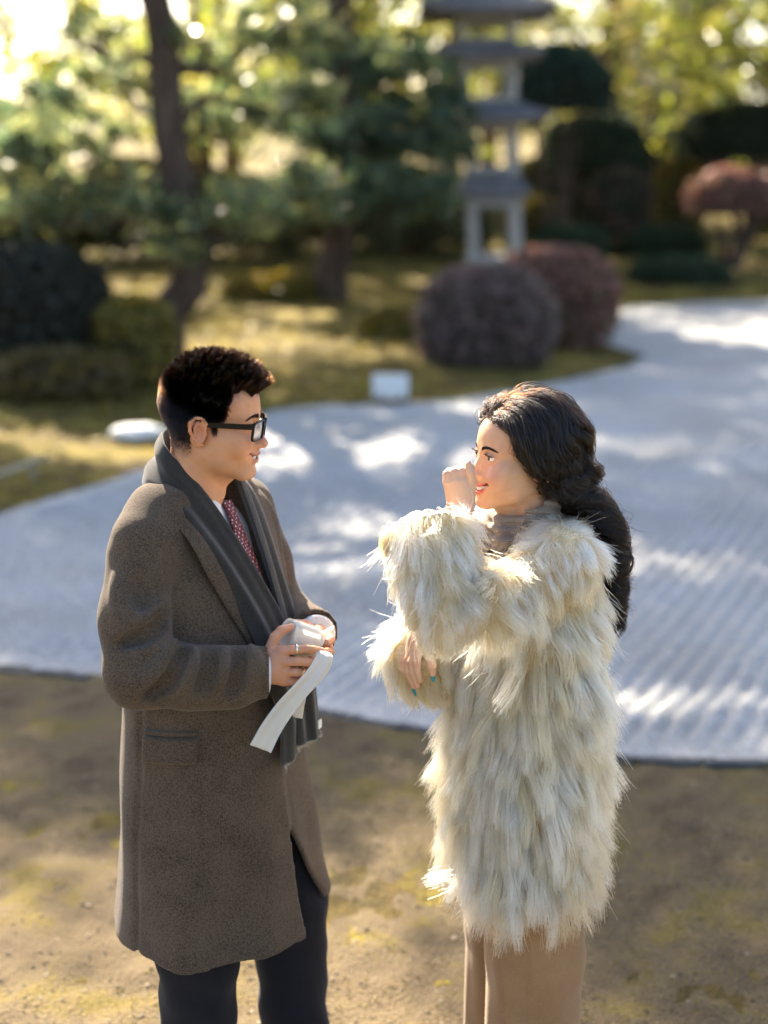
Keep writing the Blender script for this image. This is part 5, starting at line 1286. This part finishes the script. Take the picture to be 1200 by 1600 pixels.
for hp, k_, an in ((wb(-.085, 0, .84), wKn, wAn), (wb(.085, 0, .84), wKf, wAf)):
    wt.chain([hp, k_, an], [.08, .05, .034], .03); wt.chain([an, an + [-.03, 0, -.045], an + [-.14, -.03, -.06]], [.033, .03, .02], .02)
wtV, wtQ = wt.mesh(2)
wskin = lambda V: np.tile(np.array((.64, .385, .255)), (len(V), 1))
def wcol(V, tips, kn):
    C = wskin(V)
    for t in tips + kn:
        w = np.clip(1 - np.linalg.norm(V - t, axis=1) / .014, 0, 1)[:, None] * .5; C = C * (1 - w) + np.array([.60, .26, .19]) * w
    return C
parts = [(ww(fV), fQ), (uV, uQ), (dV, dQ), (wtV, wtQ), (ww(ftV), ftF)] + [(ww(e[0]), e[1]) for e in feyes]
cols = [fC, wcol(uV, [], [p[1] for p, r in uf]), wcol(dV, [p[-1] for p, r in df], [p[1] for p, r in df]), wskin(wtV), np.tile(np.array((.82, .80, .76)), (len(ftV), 1))] + [e[2] for e in feyes]
nte = sum(len(f) for f in ([ftF] if isinstance(ftF, np.ndarray) else ftF)); ney = sum(len(e[1]) for e in feyes)
mi = np.concatenate([np.zeros(len(fQ) + len(uQ) + len(dQ) + len(wtQ)), np.full(nte, 1), np.full(ney, 2)])
V, F = merge(parts)
mesh_obj('body', V, F, [M_SKIN, M_TEETH, M_EYE], woman, col=np.vstack(cols), midx=mi)
fbv = bvh_of(fV, fQ)
br = np.concatenate([brow_strands([(.012, .0925, .0140), (.024, .0890, .0180), (.038, .0830, .0205), (.052, .0700, .0175)], 420, .0058, s, .0032, fbv) for s in (1, -1)])
hair_obj('eyebrows', ww(br.reshape(-1, 3)).reshape(br.shape), np.linspace(.00026, .00010, 4), M_BROW, woman)
ls = np.concatenate([lash_strands(fec, s, 120, .0075, .15, .0142, .0044) for s in (1, -1)])
hair_obj('eyelashes', ww(ls.reshape(-1, 3)).reshape(ls.shape), np.linspace(.00055, .00014, 5), M_BLACKHAIR, woman)
# nails
bare_nail(uf[4][0][-1], uf[4][0][-2], (.5, -.8, .2), woman, .0044, .005)
M_NAIL = mat('teal_nail_polish', (.012, .20, .25), .15, .6)
def nail(tip, prev, nrm, L, w):
    d = unit(tip - prev); n = unit(nrm - d * (nrm @ d)); s = np.cross(d, n)
    t = np.linspace(-.45, 1, 12); wd_ = w * np.sqrt(np.clip(1 - np.clip(t, 0, 1) ** 1.6, 0.0, 1)) * (1 - .2 * (t < -.3)) + .0003
    a = np.linspace(-1, 1, 7)
    top = np.array([tip + d * (L * q) + s * (x * k) + n * (.0052 + .0004 - .0022 * x * x) for q, k in zip(t, wd_) for x in a])
    V = np.vstack([top, top - n * .0009]); f = grid_faces(12, 7)
    idx = np.arange(84).reshape(12, 7); ring = np.concatenate([idx[:-1, 0], idx[-1, :-1], idx[:0:-1, -1], idx[0, :0:-1]]); r2 = np.roll(ring, -1)
    return mesh_obj('fingernail', V, [f, f[:, ::-1] + 84, np.stack([ring, r2, r2 + 84, ring + 84], 1)], M_NAIL, woman)
cam_side = np.array([-.35, -1, .2])
nail(df[1][0][3], df[1][0][2], np.array([-.75, -.7, .1]), .013, .0044)
nail(df[4][0][3], df[4][0][2], np.array([.2, -1, .3]), .012, .0046)
nail(df[0][0][3], df[0][0][2], np.array([-.9, -.3, .1]), .010, .0042)

# knitted neck wrap under the collar
M_KNIT = wool('taupe_knit', (.14, .105, .080), (.34, .265, .205), 500, .2, .4)
kf = Field((.10, 2.60, 1.22), (.46, 2.98, 1.48), .004)
n0, n1 = ww([0, -.030, -.105]), ww([0, -.046, -.215])
kf.add(cone(n0, n1, .0610, .072), .0)
kf.add(cone(ww([0, -.02, -.145]), ww([0, .012, -.165]), .058, .050), .02)
kf.chain([ww([.02, .045, -.135]), ww([.012, .060, -.160]), ww([.018, .055, -.190]), ww([.008, .062, -.215])], [.012, .016, .018, .012], .012)
kf.chain([ww([-.03, .050, -.150]), ww([-.045, .045, -.185]), ww([-.05, .048, -.225])], [.016, .016, .010], .012)
def kd(X, Y, Z):
    x, y = X - n0[0], Y - n0[1]; th = np.arctan2(y, x)
    return -.0042 * np.sin(Z * 300 + 2.5 * np.sin(2 * th + 1) + 60 * X) - .003 * np.sin(Z * 140 - 3 * th)
disp(kf, (.05, 2.5, 1.2), (.5, 3.0, 1.5), kd)
kf.cut(capcone(ww([0, -.018, -.118]), ww([0, -.010, -.070]), .0530, .066), .004)
mesh_obj('neck_wrap', *kf.mesh(1), M_KNIT, woman)

# wide trousers
M_BEIGE = wool('camel_trousers', (.22, .118, .052), (.40, .245, .125), 900, .2, .3)
wtr = Field((.05, 2.50, .02), (.56, 3.10, .98), .007)
wtr.add(loft(WC, WB, [.76, .86, .98], [-.02, -.02, -.01], [.17, .165, .14], [.13, .125, .105]))
for hp, k_, an, ra in ((wb(-.085, 0, .82), wKn, wAn, .104), (wb(.085, 0, .82), wKf, wAf, .086)):
    G = Field((.05, 2.50, .02), (.56, 3.10, .98), .007); G.chain([hp, k_, an + [0, 0, -.06]], [.105, ra, ra * 1.06], .03)
    disp(G, (0, 2.4, 0), (.7, 3.2, .9), lambda X, Y, Z: .0055 * np.cos(4 * np.arctan2(Y - k_[1], X - k_[0]) + .7) + .004 * np.sin(7 * np.arctan2(Y - k_[1], X - k_[0]) + 4 * Z))
    # pressed crease down the leg
    disp(G, (0, 2.4, 0), (.7, 3.2, .9), lambda X, Y, Z: -.010 * np.exp(-np.abs(np.arctan2(Y - k_[1], X - k_[0]) + R(100)) / .10))
    wtr.F = smin(wtr.F, G.F, .006)
wtr.F = np.maximum(wtr.F, (.035 - wtr.ax[2])[None, None, :])
mesh_obj('trousers', *wtr.mesh(1), M_BEIGE, woman)
for an in (wAn, wAf):
    sh = Field(an - [.3, .2, .10], an + [.12, .2, .06], .005); d2 = np.array([-.96, -.27, 0])
    sh.chain([an + [0, 0, -.01], an + d2 * .02 + [0, 0, -.04]], [.044, .042], .02)
    sh.chain([an - d2 * .03 + [0, 0, -.045], an + d2 * .09 + [0, 0, -.047], an + d2 * .17 + [0, 0, -.058]], [.038, .038, .022], .03)
    sh.F = smax(sh.F, (.001 - sh.ax[2])[None, None, :] + 0 * sh.F, .004)
    mesh_obj('shoe', *sh.mesh(1), M_LEATHER, woman)

# fur coat: backing + long locks
M_FUR = hair_mat('cream_fur', color=1, rough=.42)
M_FURBACK = mat('fur_backing', (.60, .47, .30), .95, .05); noise_col(M_FURBACK, [(.3, (.46, .34, .20)), (.7, (.72, .60, .44))], 60, 4, bump=.6, bscale=220, bdist=.004)
wf = Field((-.08, 2.32, .44), (.60, 3.2, 1.46), .007)
wf.add(loft(WC, WB, [.64, .70, .85, 1.0, 1.10, 1.20, 1.29, 1.34, 1.375], [.0, .0, .0, .0, .0, -.005, -.015, -.022, -.025], [.180, .182, .178, .168, .166, .166, .150, .105, .075], [.122, .128, .130, .126, .124, .122, .106, .090, .075], 2.1))
wf.chain([wb(-.03, -.03, 1.345), wb(-.10, -.03, 1.335), wSHl + [0, 0, -.008]], [.056, .055, .052], .04)
wf.chain([wb(.03, -.03, 1.345), wb(.10, -.03, 1.335), wSHr + [0, 0, -.008]], [.056, .055, .052], .04)
wf.chain([wSHl, (wSHl + wELl) / 2 + [0, -.005, -.012], wELl], [.054, .048, .048], .02)
cuffl = at(668, 822, 2.625)
wf.add(cone(wELl, wELl + (cuffl - wELl) * .3, .048, .053), .02); wf.add(capcone(wELl + (cuffl - wELl) * .15, cuffl, .050, .086), .010)
cax = unit(cuffl - wELl)
wf.cut(capcone(cuffl - cax * .07, cuffl + cax * .03, .060, .080), .004)
wf.chain([wSHr, wELr], [.058, .060], .03)
cuffr = at(655, 1015, 2.785); crx = unit(cuffr - wELr)
wf.add(cone(wELr, wELr + (cuffr - wELr) * .4, .060, .066), .025); wf.add(cone(wELr + (cuffr - wELr) * .3, cuffr, .066, .070), .012)
disp(wf, (-.1, 2.3, .4), (.7, 3.2, 1.4), lambda X, Y, Z: .005 * np.sin(21 * X + 9 * Z) * np.sin(19 * Y + 13 * Z))
# neck opening
wf.cut(cone(ww([0, -.030, -.13]), ww([0, -.02, -.03]), .056, .095), .01); wf.cut(cone(ww([0, .01, -.16]), ww([0, .16, -.10]), .050, .06), .02)
wfV, wfQ = wf.mesh(2)
fcoat = mesh_obj('fur_coat', wfV, wfQ, M_FURBACK, woman)
from mathutils.kdtree import KDTree
def fur(V, Q, n, nclump, L0, k=8, seed=0, spread=.5, flow=None):
    P, N = sample_mesh(V, Q, n)
    g = np.array([0, 0, -1.])
    ci = rng.choice(n, nclump, replace=False); CP, CN = P[ci], N[ci]
    kd = KDTree(nclump)
    for i in range(nclump): kd.insert(CP[i], i)
    kd.balance()
    cl = np.array([kd.find(p)[1] for p in P])
    def dirs(P, N, jit):
        T = g - N * (N @ g)[:, None]; T = T / (np.linalg.norm(T, axis=1, keepdims=True) + .25)
        side = np.cross(N, T)
        sw = smoothnoise(P, 16, 3 + seed)[:, None] * .45
        return unit(T + side * sw + .10 * N + jit)
    tilt = .07 + .16 * rng.random((nclump, 1))
    cj = rng.normal(size=(nclump, 3)) * .15
    cT = dirs(CP, CN, cj); cL = L0(CP) * (.65 + .7 * rng.random(nclump)) 
    t = np.linspace(0, 1, k)
    def shape(P, N, T, L, tl):
        d0 = unit(N * (tl + .25) + T * .8); d1 = unit(T + N * tl * .35 + g * .35)
        tt = t[None, :, None]
        return P[:, None] + L[:, None, None] * (d0[:, None] * (tt - .5 * tt ** 2) + d1[:, None] * .5 * tt ** 2) * 1.15
    CG = shape(CP, CN, cT, cL, tilt)
    # locks curve sideways a little
    cs = unit(np.cross(CN, cT)); ph = rng.random(nclump) * 6.28; am = rng.normal(size=nclump) * .010
    CG = CG + cs[:, None] * (am[:, None] * np.sin(t[None] * 3.6 + ph[:, None] * .5) * t[None])[..., None]
    L = cL[cl] * (.75 + .4 * rng.random(n))
    own = shape(P, N, dirs(P, N, cj[cl] * .6 + rng.normal(size=(n, 3)) * .10), L, tilt[cl])
    pull = (.70 * t ** .9)[None, :, None]
    off = (P - CP[cl])[:, None] * (1 - .52 * t)[None, :, None]
    S = own * (1 - pull) + (CG[cl] + off) * pull
    S = S + (rng.normal(size=(n, 1, 3)) * .0050) * (t ** 2)[None, :, None] + np.cumsum(rng.normal(size=(n, k, 3)) * .0004, axis=1)
    stray = rng.random(n) < .03
    S[stray] += (rng.normal(size=(stray.sum(), 1, 3)) * .014 + N[stray][:, None] * .010) * (t ** 1.5)[None, :, None]
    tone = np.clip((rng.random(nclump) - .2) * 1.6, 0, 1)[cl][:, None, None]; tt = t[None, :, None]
    root = np.array((.66, .315, .120)); tip = np.array((.975, .86, .72)); tan = np.array((.86, .53, .28))  # darker roots and whiter tips paint shading depth into the locks
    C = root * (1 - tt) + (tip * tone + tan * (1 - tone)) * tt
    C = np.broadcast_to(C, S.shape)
    return S, C
hemz = .53
neck_c = ww([0, -.03, -.15])
def fur_len(P):
    L = np.where(P[:, 2] > 1.30, .046, np.where(P[:, 2] > 1.16, .065, .094))
    L = np.where((P[:, 0] < .19) & (P[:, 2] > 1.17), np.where(P[:, 2] < 1.30, .036, .055), L)                        # raised sleeve
    L = np.where((P[:, 0] < .16) & (P[:, 2] < 1.17) & (P[:, 2] > .98), .055, L)      # lower sleeve
    return np.minimum(L, .018 + .45 * np.clip(np.linalg.norm(P - neck_c, axis=1) - .075, 0, 1))
S, C = fur(wfV, wfQ, 105000, 2000, fur_len)
# comb the fur away from both hands
clear = [p for pts, r in df for p in catmull(pts, 8)]; tc_ = unit(np.array([0, 0, CAM_Z]) - clear[0])
kd_ = KDTree(len(clear) * 6)
for i, p in enumerate(clear):
    for q in range(6): kd_.insert(p + tc_ * .022 * q, i * 6 + q)
kd_.balance()
near = np.array([any(kd_.find(S[i, j])[2] < .030 for j in (1, 3, 5, 7)) if np.linalg.norm(S[i, 0] - clear[0]) < .30 else False for i in range(len(S))])
S, C = S[~near], C[~near]
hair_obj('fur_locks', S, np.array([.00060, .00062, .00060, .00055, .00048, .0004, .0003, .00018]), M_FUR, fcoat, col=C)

# long wavy hair
M_BROWNHAIR = hair_mat('dark_brown_hair', melanin=.99, rough=.26, red=.35)
def long_hair():
    P, N = sample_mesh(fV, fQ, 9000, lambda c: (c[:, 2] > -.09).astype(float))
    keep = woman_hair_mask(P); P, N = P[keep], N[keep]
    ng = min(1500, len(P)); P, N = P[:ng], N[:ng]
    cc = np.array([0, -.008, .028]); rr = np.array([.0755, .094, .085])
    steps = 56; dt = .0105
    pos = P.copy(); path = [pos.copy()]
    lift = .011 + .012 * rng.random(ng) + .004 * np.clip(P[:, 2] / .1, 0, 1)
    s0 = np.clip(P[:, 0] / .072, -1, 1)
    total = .33 + .10 * rng.random(ng) - .05 * np.clip(.04 - P[:, 2], 0, .1) / .1
    vel = unit(np.stack([P[:, 0] * 6.0, np.where(P[:, 1] > .02, -.25, -.5), np.where(P[:, 2] > .06, .30, -.4)], 1))
    for i in range(steps):
        q = (pos - cc) / rr; rad = np.linalg.norm(q, axis=1)
        on = (pos[:, 2] > -.045)
        # on the skull: comb back and down; below: fall behind the shoulders
        tgt = np.stack([s0 * .085, np.full(ng, -.125), np.full(ng, -.150)], 1)
        want = unit(tgt - pos)
        fall = unit(np.stack([-.22 * s0 - .10, np.full(ng, -.42), np.full(ng, -1.0)], 1))
        low = pos[:, 2] < -.070
        want[low] = fall[low]
        nrm = unit((pos - cc) / rr ** 2)
        tang = want - nrm * np.sum(want * nrm, 1)[:, None]
        d = np.where(on[:, None], unit(tang), want)
        vel = unit(vel * .62 + d * .38)
        pos = pos + vel * dt
        # keep outside the lifted skull
        q = (pos - cc) / rr; rad = np.linalg.norm(q, axis=1)
        want_r = 1 + lift * min(1, (i + 1) / 5) / .085
        fix = (rad < want_r) & (pos[:, 2] > -.06)
        pos[fix] = (cc + (pos - cc) * (want_r / rad)[:, None])[fix]
        # keep behind the neck
        inn = (pos[:, 2] <= -.10) & (pos[:, 1] > -.075 - lift * .8); pos[inn, 1] -= np.minimum(.004, pos[inn, 1] + .075 + lift[inn] * .8)
        path.append(pos.copy())
    G = np.stack(path, 1)                                         # ng, steps+1, 3
    arc = np.arange(steps + 1) * dt
    G = G[:, :, :]
    # cut each guide to its own length by resampling
    k = 40; u = np.linspace(0, 1, k)
    out = np.zeros((ng, k, 3))
    for j in range(3):
        for i in range(ng): out[i, :, j] = np.interp(u * min(total[i], arc[-1]), arc, G[i, :, j])
    G = out
    a = u[None, :] * total[:, None]
    T = unit(np.gradient(G, axis=1)); ref = np.array([1., 0, 0]); A = unit(np.cross(T, ref)); B = np.cross(T, A)
    # rest on the fur coat
    W_ = ww(G.reshape(-1, 3))
    for _ in range(3):
        q = np.clip(((W_ - wf.lo) / wf.h), 1, np.array(wf.n) - 3); i_ = q.astype(int); Fv = wf.F
        val = Fv[i_[:, 0], i_[:, 1], i_[:, 2]]
        gr = np.stack([Fv[i_[:, 0] + 1, i_[:, 1], i_[:, 2]] - Fv[i_[:, 0] - 1, i_[:, 1], i_[:, 2]], Fv[i_[:, 0], i_[:, 1] + 1, i_[:, 2]] - Fv[i_[:, 0], i_[:, 1] - 1, i_[:, 2]], Fv[i_[:, 0], i_[:, 1], i_[:, 2] + 1] - Fv[i_[:, 0], i_[:, 1], i_[:, 2] - 1]], 1)
        inside = (W_[:, 2] < 1.46) & (val < .060) & (np.linalg.norm(gr, axis=1) > 1e-4) & (np.linalg.norm(gr, axis=1) < .05)
        gr[:, 2] *= .3
        W_[inside] += (unit(gr) * (.060 - val)[:, None] * .7)[inside]
    G = (((W_ - HWc) @ HW) / WSCL).reshape(G.shape)
    G[:, 1:-1] = (G[:, :-2] + G[:, 2:] + 2 * G[:, 1:-1]) / 4
    T = unit(np.gradient(G, axis=1)); A = unit(np.cross(T, ref)); B = np.cross(T, A)
    # neighbouring guides gather into ropes
    nl = 64; li = np.random.default_rng(4).choice(ng, nl, replace=False); lock = np.argmin(((P[:, None] - P[li][None]) ** 2).sum(2), 1)
    pl = (.55 * np.clip((a - .09) / .16, 0, 1))[..., None]
    G = G * (1 - pl) + (G[li][lock] + (P - P[li][lock])[:, None] * .35) * pl
    # waves shared by neighbouring guides
    grp = lock
    phg = np.random.default_rng(5).random(400) * 6.28; wl_g = .075 + .030 * np.random.default_rng(6).random(400); hand = np.sign(np.random.default_rng(8).random(400) - .5)
    amp = np.clip((a - .11) / .14, 0, 1) ** 1.1 * .0160 + np.clip((a - .22) / .1, 0, 1) * .007
    ph = 2 * np.pi * a / wl_g[grp][:, None] + phg[grp][:, None] + rng.normal(size=(ng, 1)) * .35
    G = G + A * (amp * np.cos(ph))[..., None] + B * (amp * np.sin(ph) * hand[grp][:, None])[..., None]
    # gather into locks
    m = 20
    offs = rng.normal(size=(ng, m, 1, 2)) * .0060
    tap = (1 - .65 * u ** 2)[None, None, :, None]
    tw = (a * 40)[:, None, :, None]
    S = G[:, None] + A[:, None] * (offs[..., :1] * np.cos(tw) - offs[..., 1:] * np.sin(tw)) * tap + B[:, None] * (offs[..., :1] * np.sin(tw) + offs[..., 1:] * np.cos(tw)) * tap
    S = S + np.cumsum(rng.normal(size=S.shape) * .00022, axis=2)
    S[:, :, 0] = P[:, None] + rng.normal(size=(ng, m, 3)) * .0018
    S = S.reshape(-1, k, 3)
    fly = rng.random(len(S)) < .02
    S[fly] += rng.normal(size=(fly.sum(), 1, 3)) * .012 * (u ** 1.2)[None, :, None]
    return S
S = long_hair()
hair_obj('hair', ww(S.reshape(-1, 3)).reshape(S.shape), np.concatenate([np.full(30, .00034), np.linspace(.00034, .00014, 10)]), M_BROWNHAIR, woman)
# a loose curl that stands off the tail
cu = np.array([at(px, py, 2.78) for px, py in ((948, 868), (962, 862), (980, 862), (989, 874), (986, 890), (976, 902))])
cS = np.stack([catmull(cu + rng.normal(size=3) * .0012 + rng.normal(size=cu.shape) * .0006, 24) for _ in range(26)])
hair_obj('loose_curl', cS, np.linspace(.0004, .0002, 24), M_BROWNHAIR, woman)
# ------------------------------------------------------------------ the paper roll in the man's hands
M_PAPER = bpy.data.materials.new('white_paper'); n, l, b = nodes_of(M_PAPER); b.inputs['Base Color'].default_value = (.78, .76, .72, 1); b.inputs['Roughness'].default_value = .8
tp = n.new('ShaderNodeBsdfTranslucent'); tp.inputs['Color'].default_value = (.80, .74, .64, 1); mx = n.new('ShaderNodeMixShader'); mx.inputs[0].default_value = .42; tcp = n.new('ShaderNodeTexCoord'); nz = n.new('ShaderNodeTexNoise'); nz.inputs['Scale'].default_value = 55; nz.inputs['Detail'].default_value = 5; l.new(tcp.outputs['Object'], nz.inputs['Vector']); bpp = n.new('ShaderNodeBump'); bpp.inputs['Strength'].default_value = .5; bpp.inputs['Distance'].default_value = .004; l.new(nz.outputs['Fac'], bpp.inputs['Height']); l.new(bpp.outputs['Normal'], b.inputs['Normal'])
l.new(b.outputs[0], mx.inputs[1]); l.new(tp.outputs[0], mx.inputs[2]); l.new(mx.outputs[0], n['Material Output'].inputs['Surface'])
ra, rb_ = at(447, 992, 2.655), at(490, 1004, 2.68)
roll = empty('paper_roll', tuple(ra), 'white paper roll with a long trailing strip held in both hands', 'paper roll')
d = unit(rb_ - ra); u = unit(np.cross(d, [0, 0, 1.])); v = np.cross(u, d)
th = np.linspace(0, 2 * np.pi * 3.2, 120); rr = .0225 + .0008 * th
sv = []
for t in np.linspace(0, 1, 8): sv.append(ra + d * (np.linalg.norm(rb_ - ra) * t) + (u * np.cos(th)[:, None] + v * np.sin(th)[:, None]) * (rr * (1 - .12 * t))[:, None])
V = np.array(sv).reshape(-1, 3); mesh_obj('rolled_sheet', V, grid_faces(8, 120), M_PAPER, roll)
# folded corner standing up from the roll
c1, c2, c3, c4 = at(482, 1004, 2.655), at(500, 992, 2.66), at(522, 982, 2.675), at(503, 1012, 2.65)
pv = np.array([[c1 * (1 - s) * (1 - t) + c2 * s * (1 - t) + c3 * s * t + c4 * (1 - s) * t + np.array([0, .006 * math.sin(3 * s), .004 * math.sin(2.5 * t)]) for t in np.linspace(0, 1, 9)] for s in np.linspace(0, 1, 9)]).reshape(-1, 3)
def thicken(V, f, off):
    V2 = np.vstack([V, V + off]); m = len(V); return V2, [f, f[:, ::-1] + m]
mesh_obj('folded_corner', *thicken(pv, grid_faces(9, 9), np.array([.001, .003, .002])), M_PAPER, roll)
P = [at(497, 1012, 2.625), at(507, 1024, 2.60), at(497, 1048, 2.585), at(472, 1076, 2.575), at(446, 1106, 2.57), at(424, 1138, 2.565), at(407, 1170, 2.56)]
def wdir(ax, ay): return unit(at(600 + ax, 800 + ay, 2.6) - at(600, 800, 2.6))
W = [wdir(18, 10) + [0, .4, 0], wdir(20, 4), wdir(20, 14), wdir(19, 14), wdir(20, 14), wdir(20, 12), wdir(20, 9)]
N = [np.array([0, -1, .2])] * 7
V, F = strip(P, W, N, [.026, .033, .036, .034, .038, .041, .044], .0008, 90, 18, .0030, .9, 9); mesh_obj('trailing_strip', V, F, M_PAPER, roll)
P = [at(470, 1070, 2.62), at(466, 1085, 2.615), at(462, 1102, 2.62), at(466, 1122, 2.625)]
V, F = strip(P, [wdir(20, 4)] * 4, [np.array([.2, -1, .2])] * 4, [.02, .032, .034, .018], .0012, 30, 10, .0020, 1.0, 12); mesh_obj('short_strip', V, F, M_PAPER, roll)
